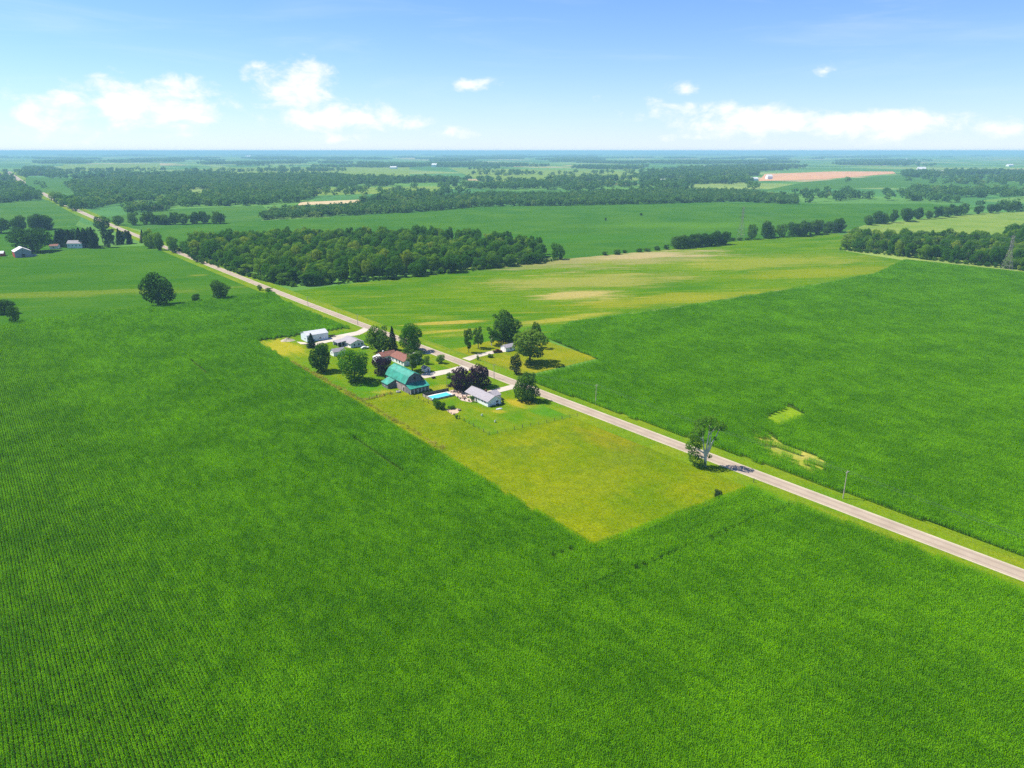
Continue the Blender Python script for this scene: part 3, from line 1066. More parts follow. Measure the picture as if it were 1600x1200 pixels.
T('shrub', 'bush', 744, 749, 555, 563, 'leaf_wood', 'small upright brown green shrub by the pickup driveway', cat='shrub', var=0)
T('shrub', 'bush', 761, 771, 553, 559, 'leaf_mid', 'low clipped bush in front of the pickup', cat='shrub', var=2)
# yard shrubs round pool and patio
T('shrub', 'bush', 674, 690, 623, 639, 'leaf_bright', 'bright green shrub at the corner of the pool', cat='shrub', var=0)
T('shrub', 'bush', 686, 697, 629, 641, 'leaf_dark', 'dark shrub beside the garden bed', cat='shrub', var=1)
T('shrub', 'bush', 699, 712, 634, 640, 'leaf_mid', 'low green shrub behind the garden bed', cat='shrub', var=2)
T('shrub', 'bush', 736, 742, 619, 629, 'leaf_dark', 'small dark shrub against the white wall of the bungalow', cat='shrub', var=0)
T('shrub', 'bush', 784, 788, 625, 631, 'leaf_conifer', 'dark shrub at the far corner of the bungalow end wall', cat='shrub', var=1)
T('shrub', 'bush', 768, 773, 633, 636.5, 'leaf_dark', 'low dark shrub along the bungalow end wall', cat='shrub', group='shrubs on the bungalow end wall', var=2)
T('shrub', 'bush', 775, 780, 630.5, 634, 'leaf_dark', 'low dark shrub along the bungalow end wall', cat='shrub', group='shrubs on the bungalow end wall', var=0)
T('shrub', 'bush', 711, 716, 648, 655, 'leaf_mid', 'small weedy bush on the pasture fence', cat='shrub', var=1)
T('shrub', 'bush', 1114, 1128, 765, 779, 'leaf_conifer', 'lone dark bush at the edge of pasture and corn', cat='shrub', var=2)
# trees in the soybean field
T('oak_tree', 'round', 226, 270, 427, 479, 'leaf_dark', 'large lone dark tree standing in the soybean field', var=2)
T('broadleaf_tree', 'oval', 330, 360, 438, 469, 'leaf_dark', 'smaller lone tree in the soybean field near the road', var=1)
T('shrub', 'bush', 301, 315, 459, 473, 'leaf_dark', 'dark bush between the two lone field trees', cat='shrub', var=0)
T('broadleaf_tree', 'oval', -4, 22, 468, 492, 'leaf_dark', 'leaning field tree with two crowns, the taller crown', var=2)
T('shrub', 'bush', 15, 30, 478, 506, 'leaf_dark', 'dense lower growth beside the leaning field tree', cat='shrub', var=1)


# ------------------------------------------------------------------ the half-bare tree by the road
def half_bare_tree():
    x, y = P(1101, 729)
    root = empty('half_bare_tree', (x, y, .05))
    tag(root, 'tall half bare tree with pale trunk and limbs beside the road', 'tree')
    b = MB()
    b.tube([(0, 0, -.1), (.05, 0, 2.2), (0, .1, 4.4), (-.2, 0, 6.5)], [.62, .52, .50, .40], 9)
    b.build('trunk', M['bark_pale'], root)
    limbs = [[(-.3, 0, 4.2), (-.9, .2, 7.5), (-1.4, .3, 10.5), (-1.9, .2, 15)], [(.0, 0, 5), (.1, -.2, 8.5), (.35, 0, 12), (.6, .2, 17)],
             [(.2, 0, 4.4), (.7, -.3, 7.2), (1.1, -.2, 10), (1.4, 0, 14.5)], [(.3, .1, 4.6), (1.2, 0, 6.5), (1.9, 0, 9.4), (3.2, .1, 11.8), (4.0, .2, 14.4), (5.2, .3, 15.6)],
             [(-.2, 0, 5), (-2.2, .2, 6.2), (-4.4, .3, 7.2)], [(-1.3, .3, 10), (-3, .2, 11.6), (-4.6, .4, 12.3)], [(.4, 0, 12.5), (2, .4, 14), (3.1, .4, 15.8)], [(-.1, 0, 3.2), (-1.6, .3, 4.0), (-3.2, .3, 4.2)]]
    for l in limbs:
        MB().tube(l, [.30 * (1 - i / len(l)) + .05 for i in range(len(l))], 6).build('limb', M['bark_pale'], root)
    r = np.random.default_rng(77)
    spots = [(-3.2, 3, 2.5), (-4.6, 5.2, 1.9), (-2, 1.5, 2.0), (-.8, 1.0, 1.1), (-5.7, 8.8, 2.0), (-3.6, 9.6, 2.0), (-2.4, 7.4, 1.2), (-5.2, 12.6, 2.2), (-3.4, 14.2, 2.4), (-1.2, 17.2, 2.5), (-3.2, 16.4, 1.8), (1.2, 17.8, 2.0), (3.4, 16.8, 1.8), (5.2, 15.6, 1.5), (4.4, 14.6, 1.1), (-1.8, 12.4, 1.1), (1.6, 3.8, .9), (2.3, 16, 1.2), (-6.2, 7.2, 1.2), (2.6, 11.6, .7), (.6, 14.8, .8)]
    lob = [(a, r.uniform(-1.8, 1.8), z, q) for a, z, q in spots]
    q = lobes_crown(lob, 5200, .34, r, .9)
    q[:, :, 2] = np.maximum(q[:, :, 2], .05)
    link('crown', quads_mesh('crown', q, None), root, M['leaf_mid'])


half_bare_tree()


# ------------------------------------------------------------------ woods: the nearest trees singly, the rest as one mass
def grid_pts(poly, step, seed, jit=.42):
    r = np.random.default_rng(seed)
    pl = np.array(poly)
    lo, hi = pl.min(0), pl.max(0)
    X, Y = np.meshgrid(np.arange(lo[0], hi[0], step), np.arange(lo[1], hi[1], step))
    p = np.stack([X.ravel(), Y.ravel()], 1)
    p = p + r.uniform(-jit, jit, p.shape) * step
    return p[in_poly(p, poly)]


wood_meshes = []
for i, (kind, var) in enumerate((('round', 0), ('round', 1), ('round', 2), ('oval', 0), ('oval', 1), ('round', 3))):
    me = TREES[kind][var][0].copy()
    me.materials.clear()
    me.materials.append(M['leaf_wood'])
    wood_meshes.append(me)
wood_coll = variants('wood_crowns', wood_meshes)


def far_tree(seed, quads=150):
    r = np.random.default_rng(seed)
    q = lobes_crown(crown_lobes(r, 'bush' if seed % 2 else 'round', 12), quads, 1.5, r, .8, .05)
    return quads_mesh('far_tree', q, M['leaf_far'])


far_coll = variants('far_trees', [far_tree(900 + i) for i in range(6)])


def dist_poly_edges(p, pts):
    best = 1e9
    for a, b in zip(pts[:-1], pts[1:]):
        a, b = Vector(a), Vector(b)
        t = max(0, min(1, (p - a).dot(b - a) / (b - a).length_squared))
        best = min(best, (p - a.lerp(b, t)).length)
    return best


def wood(poly, step, seed, keep, front, name, label, group, stuff_label, h=(11.5, 21), wd=(10.5, 18.5)):
    p = grid_pts(poly, step, seed)
    r = np.random.default_rng(seed + 1)
    d = np.array([dist_poly_edges(Vector(q), front) for q in p])
    order = np.argsort(d)
    for i in order[:keep]:
        wdt = r.uniform(*wd)
        edge = d[i] < 9
        kind = r.choice(['round', 'oval', 'bush'] if edge else ['round', 'oval', 'round'])
        pale = r.random() < .3
        side = 'deep inside' if d[i] > 14 else ('on the road edge of' if dist_poly_edges(Vector(p[i]), front[:4]) < dist_poly_edges(Vector(p[i]), front[3:]) and name == 'wood_tree' and 'road' in label else 'on the field edge of')
        lab = '%s %s trunked tree %s %s' % ({'round': 'rounded', 'oval': 'tall', 'bush': 'bushy'}[str(kind)], 'pale' if pale else 'dark', side, label)
        tree_at(name, str(kind), p[i], wdt, r.uniform(*h) * (.85 if edge else 1.0), 'leaf_wood', lab, group, int(r.integers(0, 4)), 'bark_pale' if pale else 'bark')
    rest = p[order[keep:]]
    n = len(rest)
    if n:
        s = r.uniform(*wd, n) / 11.6
        scl = np.stack([s, s, r.uniform(*h, n) / 14.8], 1)
        scatter('woodland', np.concatenate([rest, np.zeros((n, 1))], 1), r.uniform(0, 6.28, n), scl, r.integers(0, 6, n), wood_coll, stuff_label, 'wood')


fr = [P(*q) for q in [(284, 392), (320, 410), (400, 436), (458, 449), (500, 446), (600, 438), (700, 427), (800, 416), (880, 406)]]
WOOD1 = fr + [(15, 845), (-95, 925), (-330, 905), (-392, 858)]
wood(WOOD1, 12.5, 31, 150, fr, 'wood_tree', 'the big wood beside the road', 'trees of the big wood beside the road', 'deeper part of the big wood beside the road')
fr2 = [P(*q) for q in [(1316, 391), (1400, 400), (1500, 412), (1600, 423), (1720, 436)]]
b2 = [P(1740, 352, 15), P(1600, 352, 15), P(1560, 362, 15), P(1450, 360, 15), P(1330, 362, 15)]
wood(fr2 + b2, 12.5, 41, 70, fr2, 'wood_tree', 'the wood behind the steel pylon', 'trees of the wood behind the pylon', 'deeper part of the wood behind the steel pylon')

# undergrowth along the wood edges
ep = []
er = np.random.default_rng(8)
for f_ in (fr, fr2):
    for a, b in zip(f_[:-1], f_[1:]):
        L_ = (Vector(b) - Vector(a)).length
        for s in np.arange(0, L_, 4.0):
            q = Vector(a).lerp(Vector(b), s / L_)
            ep.append((q.x + er.normal(0, 1.5), q.y + er.normal(0, 1.5) + 1, 0))
ep = np.array(ep)
sc_ = er.uniform(.22, .5, len(ep))
bush_meshes = []
for v_ in range(3):
    me = TREES['bush'][v_][0].copy()
    me.materials.clear()
    me.materials.append(M['leaf_wood'])
    bush_meshes.append(me)
bush_coll = variants('edge_bushes', bush_meshes)
scatter('undergrowth', ep, er.uniform(0, 6, len(ep)), np.stack([sc_, sc_, sc_ * er.uniform(.7, 1.1, len(ep))], 1), er.integers(0, 3, len(ep)), bush_coll, 'leafy undergrowth along the edges of the woods', 'bushes')


def tree_row(name, pts, n, width, height, kinds, mat, label, group, seed, spread=4.0, cat='tree'):
    r = np.random.default_rng(seed)
    pts = [Vector(P(*q)) for q in pts]
    lens = [(b - a).length for a, b in zip(pts[:-1], pts[1:])]
    tot = sum(lens)
    for i in range(n):
        s = (i + .5) / n * tot
        k = 0
        while s > lens[k] and k < len(lens) - 1:
            s -= lens[k]
            k += 1
        p = pts[k].lerp(pts[k + 1], s / lens[k]) + Vector((r.normal(0, spread), abs(r.normal(0, spread * 1.5))))
        kd = kinds[int(r.integers(0, len(kinds)))]
        lab = label if len(kinds) == 1 else {'bush': 'bushy ', 'round': 'rounded ', 'oval': 'tall ', 'conifer': 'pointed '}[kd] + label
        tree_at(name, kd, p, r.uniform(*width), r.uniform(*height), mat, lab, group, int(r.integers(0, 4)), cat=cat)


tree_row('hedgerow_tree', [(1056, 389), (1136, 382)], 12, (14, 18), (14, 17), ['bush'], 'leaf_dark', 'dark tree in the short straight clump left of the far pylon', 'trees of the short straight clump', 51, 2)
tree_row('hedgerow_tree', [(1176, 374), (1240, 370), (1318, 362)], 16, (14, 19), (15, 22), ['bush', 'round', 'oval'], 'leaf_dark', 'dark tree in the longer clump right of the far pylon', 'trees of the longer clump', 52, 6)
tree_row('hedgerow_tree', [(1354, 353), (1420, 346), (1480, 340), (1530, 334), (1600, 330)], 22, (14, 20), (14, 22), ['bush', 'round', 'oval'], 'leaf_dark', 'tree in the hedgerow between green and pale fields', 'trees of the hedgerow between two fields', 53, 6)
tree_row('hedgerow_tree', [(185, 352), (230, 352), (290, 351), (345, 349)], 15, (15, 22), (14, 20), ['bush', 'round'], 'leaf_dark', 'tree in the hedge beyond the road bend', 'trees of the hedge beyond the road', 54, 6)
tree_row('hedgerow_tree', [(216, 384), (244, 390), (266, 396)], 8, (11, 15), (15, 22), ['bush', 'oval', 'round'], 'leaf_wood', 'tree in the roadside clump at the corner of the soybean field', 'trees of the roadside clump', 55, 4)
tree_row('hedgerow_tree', [(0, 365), (40, 361), (75, 358)], 7, (18, 26), (16, 24), ['bush', 'round'], 'leaf_dark', 'tree in the row behind the red barn', 'trees in the row behind the red barn', 56, 5)
tree_row('spruce_tree', [(84, 386), (150, 388), (164, 388)], 12, (10, 17), (16, 26), ['conifer', 'bush', 'conifer'], 'leaf_conifer', 'dark tree in the windbreak behind the far white house', 'windbreak trees behind the far white house', 57, 5)
tree_row('spruce_tree', [(176, 383), (214, 380)], 6, (8, 13), (15, 20), ['conifer', 'oval'], 'leaf_conifer', 'dark tree in the windbreak beside the far road', 'windbreak trees beside the far road', 58, 4)
tree_row('roadside_bush', [(300, 405), (311, 410), (318, 414)], 3, (6, 9), (5, 8), ['bush'], 'leaf_dark', 'dark bush on the verge between road and soybean field', 'bushes on the verge by the soybean field', 59, 1, 'shrub')
tree_row('roadside_bush', [(402, 452), (424, 459)], 2, (5, 8), (3, 4.5), ['bush'], 'leaf_mid', 'low bush on the verge where the corn begins', 'bushes where the corn begins', 60, 1, 'shrub')
T('oak_tree', 'round', 27, 77, 356, 395, 'leaf_dark', 'broad tree standing beside the red barn', var=1)
T('broadleaf_tree', 'round', 150, 172, 338, 360, 'leaf_dark', 'round tree across the far road bend', var=2)
tree_row('roadside_tree', [(84, 318), (102, 324), (122, 331)], 6, (18, 26), (16, 26), ['round', 'bush'], 'leaf_wood', 'tree in the group beside the distant road', 'trees beside the distant road', 61, 8)
tree_row('hedge_shrub', [(940, 400), (962, 398), (1000, 394), (1048, 389)], 7, (6, 10), (3, 6), ['bush'], 'leaf_dark', 'low shrub on the boundary between yellow and dark green fields', 'shrubs on the boundary between the fields', 62, 1.5, 'shrub')
tree_row('hedge_shrub', [(1140, 378), (1170, 375)], 3, (7, 11), (3, 6), ['bush'], 'leaf_dark', 'low shrub between the two clumps near the far pylon', 'shrubs between the two clumps', 63, 1.5, 'shrub')
T('broadleaf_tree', 'round', 944, 948, 340, 345, 'leaf_dark', 'tiny lone tree in the dark green field, the one nearer the wood')
T('broadleaf_tree', 'round', 999, 1004, 333, 337, 'leaf_dark', 'tiny lone tree in the dark green field, the one nearer the far woods')

# far woods: a mass nobody could count
FAR = [
    ([(408, 344), (470, 341), (560, 336), (650, 332), (740, 324), (800, 322), (880, 322), (960, 320), (1060, 318), (1150, 315), (1245, 320), (1245, 311), (1150, 301), (1000, 300), (880, 307), (760, 306), (640, 317), (560, 325), (470, 331), (415, 336)], 12, 1.0),
    ([(128, 326), (200, 333), (212, 327), (300, 323), (400, 321), (470, 316), (490, 308), (560, 306), (600, 297), (610, 290), (500, 289), (440, 283), (330, 279), (200, 279), (110, 288), (118, 306)], 15, .78),
    ([(500, 300), (560, 305), (660, 306), (740, 301), (860, 301), (980, 297), (1000, 290), (900, 288), (840, 284), (740, 280), (690, 284), (600, 286)], 17, .45),
    ([(1245, 319), (1330, 313), (1420, 314), (1520, 324), (1620, 332), (1640, 306), (1500, 296), (1400, 299), (1300, 303), (1200, 301)], 17, .4),
    ([(1000, 297), (1100, 300), (1190, 297), (1160, 274), (1090, 266), (1010, 272)], 22, .3),
    ([(-40, 320), (60, 313), (66, 306), (45, 293), (-40, 290)], 16, .85),
    ([(560, 318), (640, 316), (700, 307), (680, 302), (600, 308)], 16, .8),
    ([(195, 333), (262, 330), (262, 325), (200, 327)], 15, .8),
]
fp, fs = [], []
fr_ = np.random.default_rng(21)
for k, (poly, step, dens_) in enumerate(FAR):
    wp = [P(*q) for q in poly]
    p = grid_pts(wp, step, 300 + k, .5)
    nz = smooth_noise(p[:, 0], p[:, 1], 330, 70 + k) * 1.6
    p = p[(fr_.random(len(p)) < dens_) & (nz > -.75 + (1 - dens_) * 1.25)]
    fp.append(p)
    fs.append(np.full(len(p), step / 11.0))
# scattered farm woodlots, hedges and lone trees out to the horizon, on the survey grid
for k in range(210):
    dist = 2600 * (18 ** fr_.random())
    a = fr_.uniform(-R(44), R(44))
    c = np.array((math.sin(a) * dist, math.cos(a) * dist))
    py = HORIZON + CAM_H * FPX / dist
    ln = fr_.uniform(120, 620) * (1 + dist / 16000)
    wd = fr_.choice([18, 60, 160]) * fr_.uniform(.8, 1.6) * (1 + dist / 9000)
    st = 16 * (1 + dist / 7000)
    A, B = np.meshgrid(np.arange(-ln / 2, ln / 2, st), np.arange(-wd / 2, wd / 2 + .1, st))
    A = A.ravel() + fr_.normal(0, st * .3, A.size)
    B = B.ravel() + fr_.normal(0, st * .3, B.size)
    ax = np.array(W_) if fr_.random() < .35 else np.array(U_)
    ay = np.array((-ax[1], ax[0]))
    p = c + np.outer(A, ax) + np.outer(B, ay)
    if any(in_poly(c[None], [P(*q) for q in pl])[0] for pl in ([(1185, 285), (1290, 281), (1402, 272), (1395, 265), (1300, 265), (1190, 270)], [(86, 269), (252, 267), (252, 254), (96, 256)])):
        continue
    fp.append(p)
    fs.append(np.full(len(p), st / 13.0))
fp, fs = np.concatenate(fp), np.concatenate(fs)
# open fields the photograph shows between the woods
for poly, gone in [([(1178, 292), (1290, 289), (1412, 279), (1408, 264), (1300, 263), (1185, 268)], 1.0), ([(86, 269), (252, 267), (252, 254), (96, 256)], .96),
                   ([(300, 274), (640, 277), (640, 262), (330, 262)], .8), ([(485, 307), (690, 303), (690, 290), (500, 292)], .9), ([(40, 302), (112, 304), (114, 277), (40, 276)], .9),
                   ([(720, 286), (1000, 283), (1000, 266), (700, 262)], .7), ([(1190, 301), (1260, 288), (1420, 276), (1540, 277), (1640, 292), (1640, 303), (1480, 296)], .85),
                   ([(1420, 262), (1600, 264), (1640, 250), (1420, 250)], .6), ([(230, 312), (330, 308), (330, 300), (240, 303)], .85), ([(560, 300), (640, 296), (640, 290), (560, 292)], .8)]:
    hit = in_poly(fp, [P(*q) for q in poly]) & (fr_.random(len(fp)) < gone)
    fp, fs = fp[~hit], fs[~hit]
# keep the far road clear
rd = np.array([dist_poly_edges(Vector(q), RP[-8:]) if q[0] < -300 and q[1] < 4500 else 99 for q in fp])
kp = (rd > 16) & (fp[:, 1] > 1150)
fp, fs = fp[kp], fs[kp]
n = len(fp)
print('far trees', n)
hz = fs * fr_.uniform(.75, 1.15, n)
hz = np.minimum(hz, 2.0)
scatter('distant_woods', np.concatenate([fp, np.zeros((n, 1))], 1), fr_.uniform(0, 6.28, n), np.stack([fs * 1.25, fs * 1.25, hz], 1), fr_.integers(0, 6, n), far_coll, 'hazy blue green woods and hedges stretching to the horizon', 'woods')

# ------------------------------------------------------------------ weeds along the pasture edge and fence lines
def blades(seed):
    r = np.random.default_rng(seed)
    n = 40
    c = np.stack([r.normal(0, .45, n), r.normal(0, .35, n), np.zeros(n)], 1)
    h = r.uniform(.3, 1.0, n)
    a = r.uniform(0, 6.28, n)
    s = np.stack([np.cos(a), np.sin(a), a * 0], 1) * .05
    tp = c + np.stack([r.normal(0, .15, n), r.normal(0, .15, n), h], 1)
    return quads_mesh('weeds', np.stack([c - s, c + s, tp + s * .3, tp - s * .3], 1), M['weed'])


weed_coll = variants('weed_tufts', [blades(i) for i in range(4)])
wr = np.random.default_rng(5)
wpts = []
for (a, b, n, sp) in [((456, 566, 0), (568, 628, 0), 150, .9), ((568, 628, 0), (700, 706, 0), 60, .6), ((566, 626, 0), (622, 612.5, 0), 26, .25)]:
    p0, p1 = np.array(P(*a)), np.array(P(*b))
    s = wr.random(n)[:, None]
    q = p0 + (p1 - p0) * s + wr.normal(0, sp, (n, 2))
    wpts.append(q)
wpts = np.concatenate(wpts)
n = len(wpts)
ws = wr.uniform(.6, 1.5, n)
scatter('tall_grass', np.concatenate([wpts, np.full((n, 1), .05)], 1), wr.uniform(0, 6, n), np.stack([ws, ws, ws * wr.uniform(.6, 1.2, n)], 1), wr.integers(0, 4, n), weed_coll, 'tall dry grass and weeds along the field edges and fences', 'grass')


# ------------------------------------------------------------------ buildings (local x = u across, local y = away along the road)
def gable(root, x0, x1, y0, y1, eave, ridge, axis, wm, rm, over=.4, z0=0.0, names=('wall', 'roof'), gable_mat=None):
    """walls with gable ends plus a thick roof; axis = direction of the ridge"""
    b = MB()
    if axis == 'y':
        xm = (x0 + x1) / 2
        b.extrude_y([(x0, z0), (x1, z0), (x1, eave), (xm, ridge - .05), (x0, eave)], y0, y1)
        wall = b.build(names[0], wm, root)
        k = (ridge - eave) / (xm - x0)
        zo = eave - k * over
        t = .16
        prof = [(x0 - over, zo + .02), (xm, ridge + .02), (x1 + over, zo + .02), (x1 + over, zo + t), (xm, ridge + t), (x0 - over, zo + t)]
        roof = MB().extrude_y(prof, y0 - over, y1 + over).build(names[1], rm, root)
    else:
        ym = (y0 + y1) / 2
        prof = [(y0, z0), (y1, z0), (y1, eave), (ym, ridge - .05), (y0, eave)]
        b.extrude_y([(-p[0], p[1]) for p in prof], x0, x1)
        b.v = [(q[1], -q[0], q[2]) for q in b.v]
        wall = b.build(names[0], wm, root)
        k = (ridge - eave) / (ym - y0)
        zo = eave - k * over
        t = .16
        prof = [(y0 - over, zo + .02), (ym, ridge + .02), (y1 + over, zo + .02), (y1 + over, zo + t), (ym, ridge + t), (y0 - over, zo + t)]
        b = MB().extrude_y(prof, x0 - over, x1 + over)
        b.v = [(q[1], q[0], q[2]) for q in b.v]
        roof = b.build(names[1], rm, root)
    return wall, roof


def opening(root, face, pos, along, z, wd, ht, name='window', pm='glass', fm='trim'):
    """window or door on a wall: face in 'x-','x+','y-','y+' at coordinate pos; along = middle along the wall"""
    sgn = -1 if face[1] == '-' else 1
    d = .07

    def bx(mb, a, zz, w_, h_, dep):
        c = pos + sgn * dep / 2
        if face[0] == 'x':
            mb.box((c, a, zz), (dep, w_, h_))
        else:
            mb.box((a, c, zz), (w_, dep, h_))
        return mb
    o = bx(MB(), along, z, wd, ht, d * .6).build(name, M[pm], root)
    f = MB()
    for s in (-1, 1):
        bx(f, along + s * (wd / 2 + .05), z, .1, ht + .2, d)
        bx(f, along, z + s * (ht / 2 + .05), wd - .002, .1, d)
    f.build('frame', M[fm], o)
    return o


def farm_root(name, u0, w0, label, cat='house'):
    x, y = UW(u0, w0)
    return tag(empty(name, (x, y, .06), FARM_ROT), label, cat)


# --- gambrel barn with teal roof: u 155.8-165.6, w -306..-286.5
def barn():
    r = farm_root('barn', 160.7, -286.5, 'weathered grey barn with teal gambrel roof and low lean-to', 'barn')
    h, ln = 4.9, 19.2
    prof = [(-h, 0), (h, 0), (h, 4.6), (3.1, 7.35), (0, 8.9), (-3.1, 7.35), (-h, 4.6)]
    # long walls and the gable ends
    MB().extrude_y(prof, .25, ln).build('wall', M['barn_wall'], r)
    MB().extrude_y([(x * .995, max(z - .03, .02)) for x, z in prof], 0.0, .246).build('gable_wall', M['barn_grey'], r, 'dark grey gable end wall')
    o = .45
    t = .14
    out = [(-h - o, 4.25), (-3.2, 7.45), (0, 9.0), (3.2, 7.45), (h + o, 4.25)]
    inn = [(h + o, 4.25 - t), (3.2, 7.45 - t), (0, 9.0 - t), (-3.2, 7.45 - t), (-h - o, 4.25 - t)]
    roof = MB().extrude_y([(x, z + .12) for x, z in out + inn], -.5, ln + .5).build('roof', M['teal_roof'], r)
    MB().box((0, ln / 2, 9.16), (.35, ln + .9, .10)).build('ridge_cap', M['teal_roof'], roof)
    for s in (-1, 1):                                               # barge boards on the front gable
        f = MB()
        f.tube([(s * (h + o), -.52, 4.22), (s * 3.2, -.52, 7.42), (0, -.52, 8.97)], .10, 4)
        f.build('barge_board', M['barn_grey'], roof)
    # lean-to across the gable end
    x0, x1, y0 = -4.8, 5.6, -4.0
    lr = MB()
    b = [(x0 - .3, -.02, 4.15), (x1 + .3, -.02, 4.15), (x1 + .3, y0 - .5, 2.55), (x0 - .3, y0 - .5, 2.55)]
    lr.add([(x, y, z) for x, y, z in b] + [(x, y, z + .14) for x, y, z in b], [(3, 2, 1, 0), (4, 5, 6, 7), (0, 1, 5, 4), (1, 2, 6, 5), (2, 3, 7, 6), (3, 0, 4, 7)])
    lr.build('lean_to_roof', M['teal_roof'], r)
    MB().span(x0, x1, y0 - .25, y0 - .05, 2.15, 2.5).build('lean_to_beam', M['barn_grey'], r)
    lw = MB().add([(x0, y0 + .1, 0), (x0, -.01, 0), (x0, -.01, 4.0), (x0, y0 + .1, 2.5), (x0 + .15, y0 + .1, 0), (x0 + .15, -.01, 0), (x0 + .15, -.01, 4.0), (x0 + .15, y0 + .1, 2.5)],
                  [(0, 1, 2, 3), (7, 6, 5, 4), (0, 4, 5, 1), (1, 5, 6, 2), (2, 6, 7, 3), (3, 7, 4, 0)])
    lw.build('lean_to_end_wall', M['barn_grey'], r)
    MB().span(x0 + .2, x1, y0 + .9, y0 + 1.1, 0, 2.1).build('lean_to_back_wall', M['barn_wall'], r)
    for i in range(6):
        x = x0 + .25 + i * (x1 - x0 - .5) / 5
        MB().box((x, y0 - .1, 1.06), (.42, .36, 2.12)).build('stone_post', M['stone'], r)
    # low wing on the field side
    wx0, wx1, wy0, wy1 = -9.2, -4.93, 10.0, 16.0
    MB().add([(wx0, wy0, 0), (wx1, wy0, 0), (wx1, wy0, 3.9), (wx0, wy0, 2.25), (wx0, wy1, 0), (wx1, wy1, 0), (wx1, wy1, 3.9), (wx0, wy1, 2.25)],
             [(0, 1, 2, 3), (7, 6, 5, 4), (0, 4, 5, 1), (1, 5, 6, 2), (2, 6, 7, 3), (3, 7, 4, 0)]).build('wing_wall', M['barn_grey'], r)
    b = [(wx0 - .35, wy0 - .3, 2.14), (wx1 + .02, wy0 - .3, 3.96), (wx1 + .02, wy1 + .3, 3.96), (wx0 - .35, wy1 + .3, 2.14)]
    MB().add(b + [(x, y, z + .13) for x, y, z in b], [(3, 2, 1, 0), (4, 5, 6, 7), (0, 1, 5, 4), (1, 2, 6, 5), (2, 3, 7, 6), (3, 0, 4, 7)]).build('wing_roof', M['teal_roof'], r)
    opening(r, 'x-', -4.9, 5.2, 1.5, 2.6, 2.8, 'door', 'barn_wall', 'barn_grey')
    opening(r, 'x-', -4.9, 8.4, 2.2, .8, .9, 'window', 'glass', 'trim')
    opening(r, 'x-', -4.9, 1.8, 1.1, 1.2, 2.1, 'door', 'dark', 'stone')
    opening(r, 'y-', 0.0, 0, 6.2, 1.2, 1.3, 'hatch', 'dark', 'barn_grey')
    opening(r, 'x-', wx0, 13, 1.3, .9, .8)


barn()


def bungalow():
    r = farm_root('bungalow', 178.8, -246.0, 'long white bungalow with grey gable roof beside the pool')
    gable(r, -3.75, 3.75, 0, 10.4, 2.6, 4.5, 'y', M['white_wall'], M['grey_roof'], .45)
    # covered porch end under the same roof line
    prof = [(-4.2, 2.38), (0, 4.52), (4.2, 2.38), (4.2, 2.52), (0, 4.66), (-4.2, 2.52)]
    MB().extrude_y(prof, 10.86, 18.2).build('porch_roof', M['grey_roof'], r)
    MB().extrude_y([(-1.0, 0), (3.75, 0), (3.75, 2.6), (0, 4.4), (-1.0, 3.9)], 10.42, 17.8).build('rear_wall', M['white_wall'], r)
    for y in (11.2, 14.4, 17.6):
        MB().box((-3.7, y, 1.2), (.18, .18, 2.4)).build('porch_post', M['trim'], r)
    for y in (2.2, 4.4, 7.0):
        opening(r, 'x-', -3.75, y, 1.75, 1.0, .8)
    opening(r, 'x-', -3.75, 9.2, 1.1, 1.0, 2.0, 'door', 'glass')
    opening(r, 'y-', 0.0, 1.4, 1.6, 1.2, 1.0)
    opening(r, 'x+', 3.75, 3, 1.6, 1.6, 1.1)
    opening(r, 'x+', 3.75, 15, 1.6, 1.4, 1.1)
    # front wing towards the road
    gable(r, 3.77, 7.2, 5.0, 11.5, 2.4, 3.5, 'x', M['white_wall'], M['grey_roof'], .3, 0, ('wing_wall', 'wing_roof'))
    opening(r, 'x+', 7.2, 8.2, 1.1, 4.2, 2.0, 'garage_door', 'trim', 'white_wall')
    MB().box((.9, 8, 4.75), (.7, .9, 1.2)).build('chimney', M['rust'], r, 'dark brick chimney')


bungalow()


def metal_shed():
    r = farm_root('metal_shed', 161.8, -405.0, 'large pale metal shed at the edge of the corn', 'shed')
    gable(r, -6.8, 6.8, 0, 9.6, 4.1, 5.6, 'x', M['white_shed'], M['metal_roof'], .25)
    opening(r, 'y-', 0, 1.6, 1.5, 1.0, .9, 'window', 'glass')
    opening(r, 'y-', 0, 4.4, 1.1, 1.0, 2.1, 'door', 'trim', 'white_shed')
    opening(r, 'x+', 6.8, 4.6, 1.8, 4.2, 3.4, 'garage_door', 'trim', 'white_shed')
    opening(r, 'x-', -6.8, 3, 1.8, 1.0, .9)


metal_shed()


